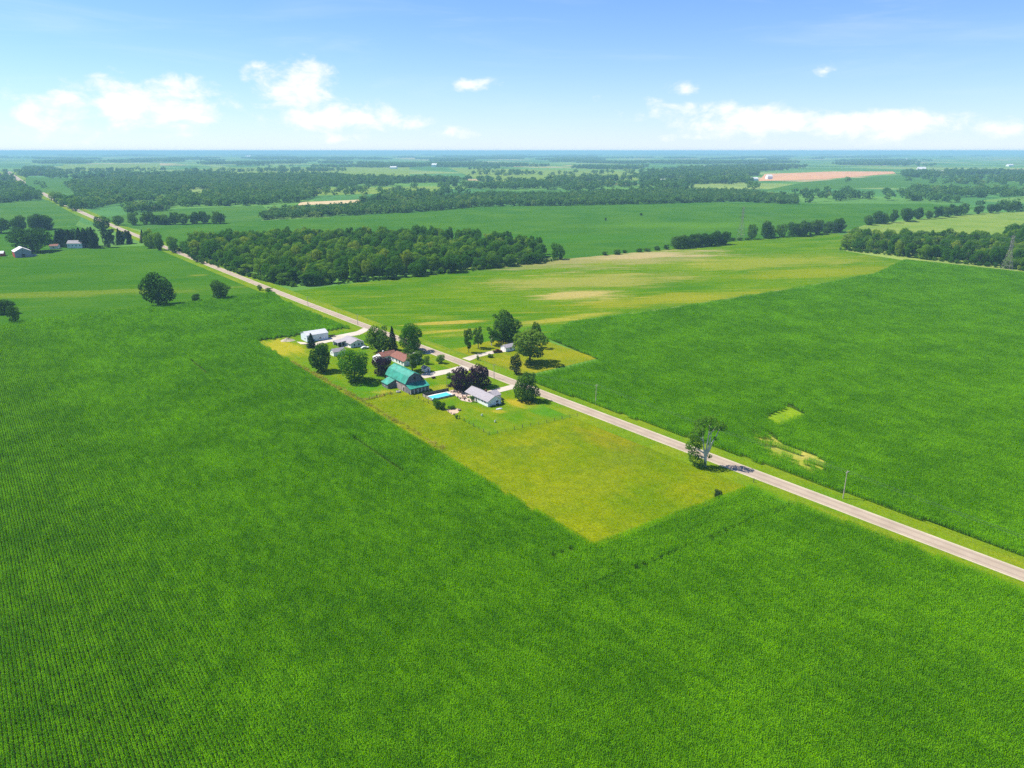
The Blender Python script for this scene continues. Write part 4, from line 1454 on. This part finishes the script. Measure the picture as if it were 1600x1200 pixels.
def low_house():
    r = farm_root('house', 174.4, -377.0, 'low white house with grey roof beside the metal shed driveway')
    gable(r, -4.2, 4.4, 0, 13.0, 2.5, 4.2, 'y', M['white_wall'], M['grey_roof'], .5)
    for x in (-1.8, 1.0, 3.0):
        opening(r, 'y-', 0, x, 1.5, 1.1, 1.1)
    opening(r, 'x-', -4.2, 2.2, 1.5, 1.2, 1.1)
    opening(r, 'x-', -4.2, 4.6, 1.1, 1.0, 2.0, 'door', 'glass')
    # open carport on the field side
    b = [(-9.6, 6.2, 2.5), (-4.22, 6.2, 3.0), (-4.22, 13.2, 3.0), (-9.6, 13.2, 2.5)]
    MB().add(b + [(x, y, z + .16) for x, y, z in b], [(3, 2, 1, 0), (4, 5, 6, 7), (0, 1, 5, 4), (1, 2, 6, 5), (2, 3, 7, 6), (3, 0, 4, 7)]).build('carport_roof', M['grey_roof'], r)
    for x, y in ((-9.3, 6.5), (-9.3, 12.9), (-6.8, 6.5)):
        MB().box((x, y, 1.25), (.2, .2, 2.5)).build('carport_post', M['trim'], r)
    MB().span(-9.4, -4.4, 12.95, 13.1, 0, 2.45).build('carport_wall', M['white_wall'], r)


low_house()


def garden_shed():
    r = farm_root('garden_shed', 158.2, -366.2, 'small white gabled shed between two big trees', 'shed')
    gable(r, -3.5, 3.5, 0, 4.6, 2.4, 3.8, 'x', M['white_wall'], M['grey_roof'], .3)
    opening(r, 'x-', -3.5, 2.3, 1.7, .9, .9)
    opening(r, 'y-', 0, 1.2, 1.05, 1.1, 2.0, 'door', 'trim', 'white_wall')


garden_shed()


def red_house():
    r = farm_root('house', 178.0, -336.0, 'white farmhouse with brown red roofs behind the barn')
    gable(r, -6.5, 2.4, 4.2, 11.0, 2.8, 4.4, 'x', M['white_wall'], M['red_roof'], .4)
    gable(r, -1.6, 7.0, -11.0, 4.15, 2.7, 4.5, 'y', M['white_wall'], M['red_roof'], .4, 0, ('side_wall', 'side_roof'))
    gable(r, 7.02, 12.0, -6.5, 1.5, 2.6, 3.9, 'x', M['white_wall'], M['grey_roof'], .3, 0, ('end_wall', 'end_roof'))
    opening(r, 'x-', -6.5, 7.5, 2.2, 1.0, 1.0)
    for x in (-4.6, -2.6):
        opening(r, 'y-', 4.2, x, 1.5, 1.0, 1.1)
    for y in (-9, -6, -3, 1.2):
        opening(r, 'x-', -1.6, y, 1.5, 1.1, 1.2)
    opening(r, 'y-', -11.0, 2.6, 1.6, 1.6, 1.2)
    MB().box((-4.0, 7.8, 4.55), (.6, .8, 1.1)).build('chimney', M['trim'], r)
    # lean-to at the far left
    MB().add([(-9.4, 5.2, 0), (-6.52, 5.2, 0), (-6.52, 5.2, 2.9), (-9.4, 5.2, 2.2), (-9.4, 10, 0), (-6.52, 10, 0), (-6.52, 10, 2.9), (-9.4, 10, 2.2)],
             [(0, 1, 2, 3), (7, 6, 5, 4), (0, 4, 5, 1), (1, 5, 6, 2), (2, 6, 7, 3), (3, 7, 4, 0)]).build('porch', M['white_wall'], r)


red_house()


def tiny_shed():
    r = farm_root('garden_shed', 181.3, -308.6, 'tiny white shed with grey roof beside the barn driveway', 'shed')
    gable(r, -1.6, 1.6, 0, 3.8, 2.0, 2.9, 'y', M['white_wall'], M['grey_roof'], .25)
    opening(r, 'y-', 0, .2, .95, .75, 1.8, 'door', 'dark')


tiny_shed()


def road_shed():
    x, y = P(796, 549)
    r = tag(empty('garden_shed', (x, y, .06), FARM_ROT), 'white shed half hidden under the leafy tree across the road', 'shed')
    gable(r, -2.6, 4.4, 0, 5, 2.4, 3.6, 'x', M['white_wall'], M['grey_roof'], .3)
    opening(r, 'x-', -2.6, 2.5, 1.1, 2.4, 2.0, 'door', 'trim', 'white_wall')
    opening(r, 'y-', 0, 1.0, 1.5, .9, .9)


road_shed()


def red_barn():
    x, y = P(24, 403)
    r = tag(empty('barn', (x, y, .06), R(41)), 'red barn with grey gable end and pale roof by the soybean field', 'barn')
    gable(r, 0, 15.5, 0, 17, 6.2, 10.2, 'y', M['red_wall'], M['roof_white'], .4)
    MB().extrude_y([(.02, .0), (15.48, .0), (15.48, 6.15), (7.75, 10.05), (.02, 6.15)], -.12, -.01).build('gable_wall', M['grey_wall'], r, 'grey gable end wall')
    opening(r, 'y-', -.12, 7.7, 1.9, 3.2, 3.6, 'door', 'dark', 'trim')
    opening(r, 'y-', -.12, 7.7, 7.0, 1.2, 1.2)
    gable(r, 15.6, 20, 1.5, 9, 2.4, 3.4, 'x', M['grey_wall'], M['leaf_conifer'], .3, 0, ('lean_to_wall', 'lean_to_roof'))


red_barn()


def simple_house(name, x, y, ln, wd, eave, ridge, rz, wm, rm, label, cat='house', windows=2, axis='x'):
    px_, py_ = P(x, y)
    r = tag(empty(name, (px_, py_, .3), rz), label, cat)
    gable(r, -ln / 2, ln / 2, 0, wd, eave, ridge, axis, M[wm], M[rm], .4, -.3)
    for i in range(windows):
        opening(r, 'y-', 0, -ln / 2 + (i + .5) * ln / windows, eave * .55, 1.4, 1.3)
    return r


simple_house('outbuilding', -6, 401, 14, 8, 3, 5, R(20), 'red_wall', 'metal_roof', 'low red outbuilding beside the red barn', 'shed', 2)
simple_house('house', 117, 388, 17, 9, 5.5, 8.5, R(2), 'white_wall', 'grey_roof', 'far white farmhouse in front of the dark conifers', 'house', 4)
simple_house('garden_shed', 84, 389, 9, 7, 3.2, 5, R(10), 'white_wall', 'red_roof', 'far small white shed between broad tree and farmhouse', 'shed', 1)
simple_house('house', 240, 328, 30, 14, 4, 8, R(5), 'brown', 'red_roof', 'far long brown house among trees beyond the road', 'house', 3)
simple_house('farm_building', 208, 328, 16, 10, 3.4, 5, R(10), 'white_wall', 'roof_white', 'far white roofed building left of the brown house', 'building', 1)
for (x, y, ln, wd, ev, lab) in [
    (1108, 262, 90, 30, 8, 'distant long white roofed barn left of the bare reddish field'),
    (1130, 281, 50, 28, 8, 'distant pinkish house in trees near the bare field'),
    (1080, 254, 60, 30, 9, 'distant small pale building beyond the long barn'),
    (1178, 282, 34, 20, 7, 'distant house at the left corner of the bare field'),
    (1203, 280, 22, 18, 11, 'distant white tall building at the edge of the bare field'),
    (1440, 270, 40, 24, 18, 'distant white tower like farm building by dark trees'),
    (1472, 270, 64, 30, 8, 'distant white barn right of the tall farm building'),
    (1415, 250, 100, 40, 10, 'distant row of pale barns above the long dark wood'),
    (1580, 260, 40, 30, 10, 'distant pale building at the far right wood'),
    (871, 286, 34, 20, 6, 'distant white shed at the left end of a pale row'),
    (890, 284, 26, 16, 6, 'distant white house in the middle of a pale row'),
    (901, 281, 26, 18, 7, 'distant white house at the right end of a pale row'),
    (614, 264, 42, 26, 10, 'distant white barn left beside blue woods'),
    (678, 261, 36, 26, 15, 'distant pale yellowish tall building by blue woods'),
    (388, 246, 90, 60, 18, 'distant pale building just below the horizon'),
    (1032, 285, 40, 24, 7, 'distant pale house among the hazy trees'),
    (101, 320, 22, 12, 5, 'far white house beside the distant road')]:
    simple_house('farm_building', x, y, ln, wd, ev, ev * 1.6, R(random.Random(x).uniform(-15, 15)), 'white_wall', 'roof_white', lab, 'building', 0)


# ------------------------------------------------------------------ pool, patio, yard things
def pool():
    r = farm_root('swimming_pool', 161.0, -270.0, 'rectangular turquoise swimming pool with white surround', 'pool')
    L_, B_ = 10.2, 4.7
    b = MB()
    b.span(-.9, L_ + .9, -.9, -.02, 0, .12)
    b.span(-.9, L_ + .9, B_ + .02, B_ + .9, 0, .12)
    b.span(-.9, -.02, -.02, B_ + .02, 0, .119)
    b.span(L_ + .02, L_ + .9, -.02, B_ + .02, 0, .119)
    b.build('surround', M['trim'], r)
    MB().span(0, L_, 0, B_, .0, .07).build('water', M['water'], r)
    for s in (0, .5):
        MB().tube([(L_ - .6 - s, -.3, .1), (L_ - .6 - s, -.3, .8), (L_ - .6 - s, .3, .8), (L_ - .6 - s, .35, .1)], .04, 5).build('hand_rail', M['steel'], r)


pool()


def board_fence(name, a, b, ht, mat, label, n):
    """a: b: (u, w) ends; every board is a part"""
    p0, p1 = Vector(UW(*a)), Vector(UW(*b))
    d = p1 - p0
    r = tag(empty(name, (p0.x, p0.y, .06), math.atan2(d.y, d.x)), label, 'fence')
    L_ = d.length
    me = MB().box((0, 0, ht / 2), (L_ / n * .94, .05, ht)).mesh('board')
    me.materials.append(M[mat])
    for i in range(n):
        o = link('board', me, r)
        o.location = ((i + .5) * L_ / n, 0, random.Random(i).uniform(-.02, .02))
    for k in range(int(L_ / 2.4) + 1):
        MB().box((k * L_ / int(L_ / 2.4), .10, ht / 2), (.12, .12, ht + .1)).build('post', M['post'], r)
    for z in (.3, ht - .3):
        MB().box((L_ / 2, .05, z), (L_, .04, .1)).build('rail', M[mat], r)


board_fence('board_fence', (159.4, -276.8), (173.2, -275.8), 1.6, 'wood_dark', 'dark board fence behind the swimming pool', 30)
board_fence('board_fence', (159.3, -268.4), (159.3, -276.6), 1.3, 'wood_pale', 'pale board fence at the barn end of the pool', 18)
board_fence('board_fence', (171.8, -268.2), (159.5, -268.3), .9, 'wood_pale', 'low pale board fence on the pasture side of the pool', 26)
x, y = UW(173, -266)
sheet('patio', [UW(172.1, -276), UW(178, -276), UW(178, -263.5), UW(175.0, -263.5), UW(175.0, -256.4), UW(172.2, -256), UW(170.5, -261), UW(172.0, -267.9)], .10, M['stone_patio'], 'reddish paved patio between pool and bungalow', px=False)


def chair(u, wv, rz, label, mat='brown'):
    x, y = UW(u, wv)
    r = tag(empty('patio_chair', (x, y, .10), rz), label, 'chair', 'chairs on the patio')
    MB().box((0, 0, .42), (.55, .55, .07)).build('seat', M[mat], r)
    MB().box((0, .27, .8), (.55, .06, .7), 0, -.15).build('backrest', M[mat], r)
    for sx in (-.24, .24):
        for sy in (-.24, .24):
            MB().box((sx, sy, .2), (.05, .05, .4)).build('leg', M[mat], r)
        MB().box((sx, 0, .63), (.06, .5, .05)).build('armrest', M[mat], r)


for i, (u, wv, rz) in enumerate([(173.1, -263.4, .4), (173.4, -261.6, 1.6), (172.0, -262.6, -1.4), (174.6, -269.6, 2.4), (175.9, -270.4, .2), (174.4, -272.6, 1.0)]):
    chair(u, wv, rz, 'brown patio chair standing between pool and bungalow')
x, y = UW(173.2, -262.5)
tb = tag(empty('patio_table', (x, y, .10), .5), 'round brown patio table among the chairs', 'table')
MB().lathe([(.05, .70), (.75, .70), (.78, .73), (.75, .76), (.05, .76)], 14).build('table_top', M['brown'], tb)
for a in range(4):
    MB().tube([(.5 * math.cos(a * 1.57 + .7), .5 * math.sin(a * 1.57 + .7), 0), (.35 * math.cos(a * 1.57 + .7), .35 * math.sin(a * 1.57 + .7), .7)], .035, 5).build('leg', M['brown'], tb)
x, y = UW(174.6, -262.4)
gr = tag(empty('barbecue', (x, y, .10), 1.0), 'dark lidded barbecue against the porch', 'barbecue')
MB().lathe([(.1, .62), (.36, .72), (.40, .92), (.34, 1.1), (.12, 1.2)], 10).build('bowl', M['dark'], gr)
for a in range(3):
    MB().tube([(.34 * math.cos(a * 2.1), .34 * math.sin(a * 2.1), 0), (.2 * math.cos(a * 2.1), .2 * math.sin(a * 2.1), .7)], .03, 5).build('leg', M['steel'], gr)
for i, (u, wv, s) in enumerate([(171.2, -262.8, 1.0), (171.9, -260.3, .9), (172.6, -257.6, 1.1), (171.4, -265.0, .8), (176.9, -274.6, 1.0)]):
    x, y = UW(u, wv)
    r = tag(empty('planter', (x, y, .10)), 'planted pot on the edge of the reddish patio', 'planter', 'plant pots round the patio')
    MB().lathe([(.22 * s, 0), (.34 * s, .5 * s), (.30 * s, .5 * s), (.28 * s, .42 * s)], 10).build('pot', M['rust'], r)
    rr = np.random.default_rng(40 + i)
    q = lobes_crown([(0, 0, .75 * s, .4 * s), (.2 * s, .1, .65 * s, .3 * s), (-.2 * s, -.1, .7 * s, .3 * s)], 120, .13, rr)
    link('plant', quads_mesh('plant', q, None), r, M['leaf_purple'] if i % 2 else M['leaf_bright'])


def utility_pole(x, yb, yt, label, ht=None):
    px_, py_ = P(x, yb)
    h = ht or max(7.5, min(10.5, top_height(x, yt, yb)))
    r = tag(empty('utility_pole', (px_, py_, .06), FARM_ROT), label, 'utility pole', 'utility poles along the road')
    MB().tube([(0, 0, -.1), (0, 0, h * .5), (0, 0, h)], [.17, .14, .11], 8).build('pole', M['pole'], r)
    MB().box((0, -.14, h - .45), (1.9, .10, .13)).build('crossarm', M['pole'], r)
    for s in (-.8, 0.0, .8):
        MB().lathe([(.05, 0), (.08, .08), (.05, .16)], 6, (s, -.14, h - .385)).build('insulator', M['trim'], r)
    return Vector((px_, py_, .06 + h)), r


poles = []
dp = Vector(P(1317, 779)) - Vector(P(930.6, 633))
q0 = Vector(P(1317, 779)) + dp
def px_of(p, z=0):
    dx, dy, dz = p.x, p.y, z - CAM_H
    f = dy * math.cos(PITCH) - dz * math.sin(PITCH)
    d_ = -dz * math.cos(PITCH) - dy * math.sin(PITCH)
    return (800 + FPX * dx / f, 600 + FPX * d_ / f)
qx, qy = px_of(q0)
poles.append(utility_pole(qx, qy, 0, 'utility pole further along the verge past the straw patch', 9.5)[0])
poles.append(utility_pole(1317, 779, 736, 'pale utility pole on the verge near the straw patch in the corn')[0])
poles.append(utility_pole(930.6, 633, 601, 'utility pole on the verge beside the corn opposite the pasture')[0])
poles.append(utility_pole(772, 592, 569, 'utility pole beside the road behind the purple trees')[0])
poles.append(utility_pole(559, 508, 496, 'utility pole where the metal shed driveway meets the road')[0])
poles.append(utility_pole(481.5, 479, 470, 'utility pole on the verge beside the corn above the metal shed')[0])


def wire(name, a, b, sag, rad, label, group, seg=14):
    pts = []
    for i in range(seg + 1):
        t = i / seg
        p = a.lerp(b, t)
        p.z -= sag * 4 * t * (1 - t)
        pts.append(p)
    o = MB().tube(pts, rad, 4).build(name, M['wire'], None)
    tag(o, label, 'wire', group)


ux = Vector((U_.x, U_.y, 0))
for a, b in zip(poles[:-1], poles[1:]):
    for s in (-.8, .8):
        wire('overhead_wire', a + ux * s + Vector((0, 0, -.2)), b + ux * s + Vector((0, 0, -.2)), 1.0, .032, 'thin overhead wire strung between the utility poles along the road', 'wires along the road')


def yard_light(x, yb, label):
    px_, py_ = P(x, yb)
    r = tag(empty('lamp_post', (px_, py_, .06), .6), label, 'lamp post')
    MB().tube([(0, 0, -.1), (0, 0, 3), (0, 0, 5.6)], [.08, .07, .06], 7).build('pole', M['pole'], r)
    MB().tube([(0, 0, 5.5), (.3, 0, 5.8), (.8, 0, 5.85)], .035, 5).build('arm', M['steel'], r)
    MB().lathe([(.08, .12), (.2, .0), (.16, -.08)], 8, (.85, 0, 5.75)).build('lamp_head', M['trim'], r)


yard_light(698, 607, 'slim pale lamp post behind the pool fence')


def car(name, loc, rz, paintm, label, cat, pickup=False, group=None, s=1.0):
    r = tag(empty(name, (loc[0], loc[1], .13), rz), label, cat, group)
    r.scale = (s, s, s)
    ln, wd = (5.4, 1.95) if pickup else (4.6, 1.8)
    if pickup:
        low = [(-2.7, .45), (2.62, .40), (2.7, .75), (2.55, 1.02), (1.35, 1.12), (-2.68, 1.12)]
        cab = [(1.30, 1.10), (.75, 1.78), (-.75, 1.82), (-.95, 1.10)]
        gl = [(1.20, 1.16), (.72, 1.70), (-.70, 1.74), (-.88, 1.16)]
    else:
        low = [(-2.3, .42), (2.25, .36), (2.3, .62), (2.15, .82), (1.05, .95), (-1.5, 1.0), (-2.25, .95)]
        cab = [(1.0, .94), (.35, 1.44), (-1.0, 1.46), (-1.75, .98)]
        gl = [(.92, .98), (.33, 1.38), (-.95, 1.40), (-1.62, 1.0)]
    body = MB().extrude_y(low, -wd / 2, wd / 2)
    body.build('body', M[paintm], r)
    MB().extrude_y(cab, -wd / 2 + .14, wd / 2 - .14).build('cabin', M[paintm], r)
    MB().extrude_y(gl, -wd / 2 + .12, wd / 2 - .12).build('side_window', M['glass'], r)
    if pickup:
        MB().span(-2.6, -1.05, -.82, .82, 1.121, 1.14).build('truck_bed', M['dark'], r)
    for sx in (-ln * .30, ln * .31):
        for sy in (-1, 1):
            t = MB()
            t.tube([(sx, sy * (wd / 2 - .22), .34), (sx, sy * (wd / 2 + .02), .34)], .34, 12)
            o = t.build('wheel', M['tyre'], r)
            MB().tube([(sx, sy * (wd / 2), .34), (sx, sy * (wd / 2 + .035), .34)], .19, 8).build('rim', M['rim'], o)
    for sy in (-.68, .68):
        MB().box((ln / 2 - .02, sy, .68), (.08, .34, .16)).build('headlight', M['lamp'], r)


car('pickup_truck', P(777.5, 551), R(20), 'car_red', 'dark red pickup truck on the gravel driveway across the road', 'pickup', True)
car('parked_car', P(570.5, 545), R(25), 'car_white', 'white car parked beside the low white house', 'car')
car('parked_car', UW(168.6, -386.4), FARM_ROT + .3, 'car_dark', 'dark red car under the carport of the low house', 'car')


def trailer():
    x, y = P(518, 526.5)
    r = tag(empty('flat_trailer', (x, y, .13), R(22)), 'low dark flat trailer beside the pale metal shed', 'trailer')
    MB().box((0, 0, .75), (4.6, 2.0, .16)).build('deck', M['dark'], r)
    for y_ in (-.95, .95):
        MB().box((0, y_, .95), (4.6, .06, .25)).build('side_rail', M['rust'], r)
    MB().tube([(2.3, 0, .68), (3.6, 0, .6)], .06, 5).build('drawbar', M['rust'], r)
    for sx in (-.5, .4):
        for sy in (-1, 1):
            MB().tube([(sx, sy * .82, .33), (sx, sy * 1.04, .33)], .33, 10).build('wheel', M['tyre'], r)


trailer()


def ride_mower():
    x, y = P(677.5, 591.5)
    r = tag(empty('ride_on_mower', (x, y, .12), R(28)), 'small dark red ride-on machine at the edge of the barn driveway', 'mower')
    MB().extrude_y([(-.2, .35), (.95, .35), (1.0, .75), (.85, .92), (-.1, .95)], -.32, .32).build('bonnet', M['car_red'], r)
    MB().box((-.5, 0, .5), (.8, .6, .3)).build('body', M['car_red'], r)
    MB().box((-.55, 0, .75), (.5, .5, .16)).build('seat', M['dark'], r)
    MB().box((-.82, 0, 1.0), (.1, .5, .45)).build('backrest', M['dark'], r)
    MB().tube([(-.05, 0, .95), (-.2, 0, 1.2)], .03, 5).build('steering_column', M['dark'], r)
    MB().box((.05, 0, .22), (1.1, 1.15, .14)).build('mower_deck', M['car_red'], r)
    for sx, rr_ in ((-.6, .33), (.7, .24)):
        for sy in (-1, 1):
            MB().tube([(sx, sy * .36, rr_), (sx, sy * .58, rr_)], rr_, 10).build('wheel', M['tyre'], r)


ride_mower()


def gravel_pile():
    x, y = P(449.5, 532.5)
    r = np.random.default_rng(3)
    n, m = 20, 8
    v, f = [(0, 0, 1.7)], []
    for j in range(1, m + 1):
        for i in range(n):
            a = 2 * math.pi * i / n
            k = j / m
            rad = k * (3.4 + .5 * math.sin(2 * a + 1) + .3 * math.sin(5 * a))
            z = max(0, 1.7 * (1 - k) ** .9 * (1 + .15 * r.normal())) if j < m else -.05
            v.append((rad * math.cos(a) * 1.15, rad * math.sin(a), z))
    for i in range(n):
        f.append((0, 1 + i, 1 + (i + 1) % n))
    for j in range(m - 1):
        for i in range(n):
            a, b = 1 + j * n + i, 1 + j * n + (i + 1) % n
            f.append((a, a + n, b + n, b))
    o = MB().add(v, f).build('gravel_pile', M['shoulder'], None)
    o.location = (x, y, .07)
    tag(o, 'pale heap of gravel on the dry lawn beside the metal shed', 'gravel pile')


gravel_pile()


def white_boat():
    x, y = P(780, 639.5)
    r = tag(empty('boat', (x, y, .07), R(24)), 'small white upturned boat lying on the lawn by the bungalow end', 'boat')
    v, f = [], []
    xs = np.linspace(-1.6, 1.6, 9)
    for X in xs:
        k = 1 - (abs(X) / 1.75) ** 2.4
        for j in range(7):
            a = math.pi * j / 6
            v.append((X, -.55 * k * math.cos(a) * 1.0, .50 * (.35 + .65 * k) * math.sin(a)))
    for i in range(8):
        for j in range(6):
            f.append((i * 7 + j, i * 7 + j + 1, (i + 1) * 7 + j + 1, (i + 1) * 7 + j))
    f += [tuple(range(7)), tuple(range(8 * 7, 9 * 7))]
    MB().add(v, f).build('hull', M['trim'], r)
    MB().box((0, 0, .52), (2.4, .06, .08)).build('keel', M['trim'], r)


white_boat()


def tub(x, y, s, label, mat='rust', name='barrel'):
    px_, py_ = P(x, y)
    r = tag(empty(name, (px_, py_, .08)), label, 'barrel' if name == 'barrel' else 'trough')
    MB().lathe([(.9 * s, 0), (1.0 * s, .35 * s), (.95 * s, .75 * s), (.86 * s, .75 * s), (.84 * s, .3 * s), (.05, .28 * s)], 14).build('shell', M[mat], r)
    MB().lathe([(1.02 * s, .5 * s), (1.02 * s, .6 * s)], 14).build('hoop', M['steel'], r)


tub(717.7, 641.5, .75, 'dark rusty round tub at the house side of the garden bed')
tub(705, 646, .36, 'small dark barrel at the pasture corner of the garden bed, left of the pair')
tub(709.4, 647.6, .36, 'small dark barrel at the pasture corner of the garden bed, right of the pair')
tub(622.6, 613.3, 1.05, 'round pale trough on the grass in front of the barn lean-to', 'stone', 'trough')


def lawn_chair(x, y, label):
    px_, py_ = P(x, y)
    r = tag(empty('lawn_chair', (px_, py_, .07), R(200)), label, 'chair')
    MB().box((0, 0, .38), (.6, .6, .06)).build('seat', M['trim'], r)
    MB().box((0, .32, .75), (.6, .06, .85), 0, -.3).build('backrest', M['trim'], r)
    for sx in (-.27, .27):
        for sy in (-.25, .25):
            MB().box((sx, sy, .18), (.07, .07, .36)).build('leg', M['trim'], r)
        MB().box((sx, 0, .58), (.1, .65, .05)).build('armrest', M['trim'], r)


lawn_chair(773.5, 660, 'white lawn chair alone in the middle of the mown lawn')
lawn_chair(753, 650, 'white lawn chair on the lawn nearer the garden bed')


def wire_fence(name, px_pts, label, step=4.0, ht=1.25, big=()):
    pts = [Vector(P(*q)) for q in px_pts]
    r = tag(empty(name, (pts[0].x, pts[0].y, .06)), label, 'fence')
    pm = MB().box((0, 0, ht / 2), (.12, .12, ht)).mesh('post')
    pm.materials.append(M['post'])
    rr = random.Random(3)
    for a, b in zip(pts[:-1], pts[1:]):
        L_ = (b - a).length
        n_ = max(1, round(L_ / step))
        for i in range(n_ + 1):
            if i == n_ and b is not pts[-1]:
                continue
            q = a.lerp(b, i / n_) - pts[0]
            o = link('post', pm, r)
            o.location = (q.x, q.y, 0)
            o.rotation_euler = (rr.uniform(-.06, .06), rr.uniform(-.06, .06), rr.uniform(0, 1))
            k = rr.choice([1, 1, 1.1, 1.25])
            o.scale = (k * 1.2, k * 1.2, k)
        for z in (.4, .8, 1.15):
            q0_, q1_ = a - pts[0], b - pts[0]
            MB().tube([(q0_.x, q0_.y, z), (q1_.x, q1_.y, z)], .012, 4).build('wire_strand', M['wire'], r)


wire_fence('wire_fence', [(711, 650), (764, 680), (902, 650)], 'post and wire fence between mown lawn and rough pasture')
wire_fence('wire_fence', [(566, 627), (622, 613.5)], 'post and wire fence between barn yard and pasture')
wire_fence('wire_fence', [(640, 617), (709, 649)], 'post and wire fence below the pool and garden bed')
px_, py_ = P(1177.5, 754)
fp_ = tag(empty('fence_post', (px_, py_, .06)), 'lone dark fence post at the pasture corner by the road', 'post')
MB().tube([(0, 0, -.1), (.03, 0, 1.5)], [.14, .11], 7).build('shaft', M['post'], fp_)
MB().lathe([(.12, 0), (.14, .04), (.04, .12)], 7, (.03, 0, 1.5)).build('cap', M['post'], fp_)


# ------------------------------------------------------------------ transmission pylons
def pylon(loc, h, rz, label):
    r = tag(empty('pylon', (loc[0], loc[1], .06), rz), label, 'pylon', 'pylons of the power line')
    bw, tw = 4.2, .9

    def wdt(z):
        return bw + (tw - bw) * min(1, z / (h * .62))
    zs = [0, h * .14, h * .27, h * .39, h * .5, h * .62, h * .72, h * .82, h * .92]
    for sx in (-1, 1):
        for sy in (-1, 1):
            MB().tube([(sx * wdt(z), sy * wdt(z), z) for z in zs], .13, 4).build('leg', M['steel'], r)
    br = MB()
    for z0, z1 in zip(zs[:-1], zs[1:]):
        a, b = wdt(z0), wdt(z1)
        for (p, q) in (((-1, -1), (1, -1)), ((1, -1), (1, 1)), ((1, 1), (-1, 1)), ((-1, 1), (-1, -1))):
            br.tube([(p[0] * a, p[1] * a, z0), (q[0] * b, q[1] * b, z1)], .06, 3)
            br.tube([(q[0] * a, q[1] * a, z0), (p[0] * b, p[1] * b, z1)], .06, 3)
            br.tube([(p[0] * b, p[1] * b, z1), (q[0] * b, q[1] * b, z1)], .06, 3)
    br.build('bracing', M['steel'], r)
    MB().tube([(0, 0, h * .9), (0, 0, h)], .12, 4).build('peak', M['steel'], r)
    ends = []
    for z, half in ((h * .64, 6.5), (h * .77, 5.4), (h * .90, 4.4)):
        a = MB()
        for s in (-1, 1):
            a.tube([(s * tw, -tw, z), (s * half, 0, z + .6)], .08, 3)
            a.tube([(s * tw, tw, z), (s * half, 0, z + .6)], .08, 3)
            a.tube([(s * tw, 0, z + 1.8), (s * half, 0, z + .6)], .08, 3)
            ends.append((s * half, 0, z - .6))
        arm = a.build('crossarm', M['steel'], r)
        for s in (-1, 1):
            MB().tube([(s * half, 0, z + .5), (s * half, 0, z - .7)], .09, 5).build('insulator', M['rust'], arm)
    m = Matrix.Translation((loc[0], loc[1], .06)) @ Matrix.Rotation(rz, 4, 'Z')
    return [m @ Vector(e) for e in ends]


t1, t2 = Vector(P(1572, 424)), Vector(P(1157, 374))
dv = t1 - t2
rz_ = math.atan2(dv.y, dv.x) - math.pi / 2
e2 = pylon(t2, 44, rz_, 'far lattice steel pylon in the green field between two clumps')
e1_ = pylon(t1, 36, rz_, 'lattice steel pylon in front of the right hand wood')
e0 = pylon(t1 + dv * .9, 36, rz_, 'lattice steel pylon of the same line standing in the corn past the wood')
for A_, B_ in ((e2, e1_), (e1_, e0)):
    for a, b in zip(A_, B_):
        wire('power_cable', a, b, 6.0, .055, 'power cable hanging between the steel pylons', 'cables of the power line', 18)

# ------------------------------------------------------------------ the summer haze that turns the far country blue
hb = MB().span(-62000, 62000, -62000, 62000, -1.0, CAM_H + 6)
hm = bpy.data.materials.new('haze')
hm.use_nodes = True
ht_ = NT(hm.node_tree)
pv = ht_.n('ShaderNodeVolumePrincipled', ins={'Color': (.35, .61, .83), 'Density': .000105, 'Anisotropy': 0.0})
for nm in ('Density Attribute', 'Color Attribute', 'Temperature Attribute'):
    if nm in pv.inputs:
        pv.inputs[nm].default_value = ''
ht_.n('ShaderNodeOutputMaterial', ins={'Volume': pv.outputs[0]})
ho = hb.build('haze', hm)
tag(ho, 'bluish summer haze lying over the whole country', 'haze', None, 'stuff')
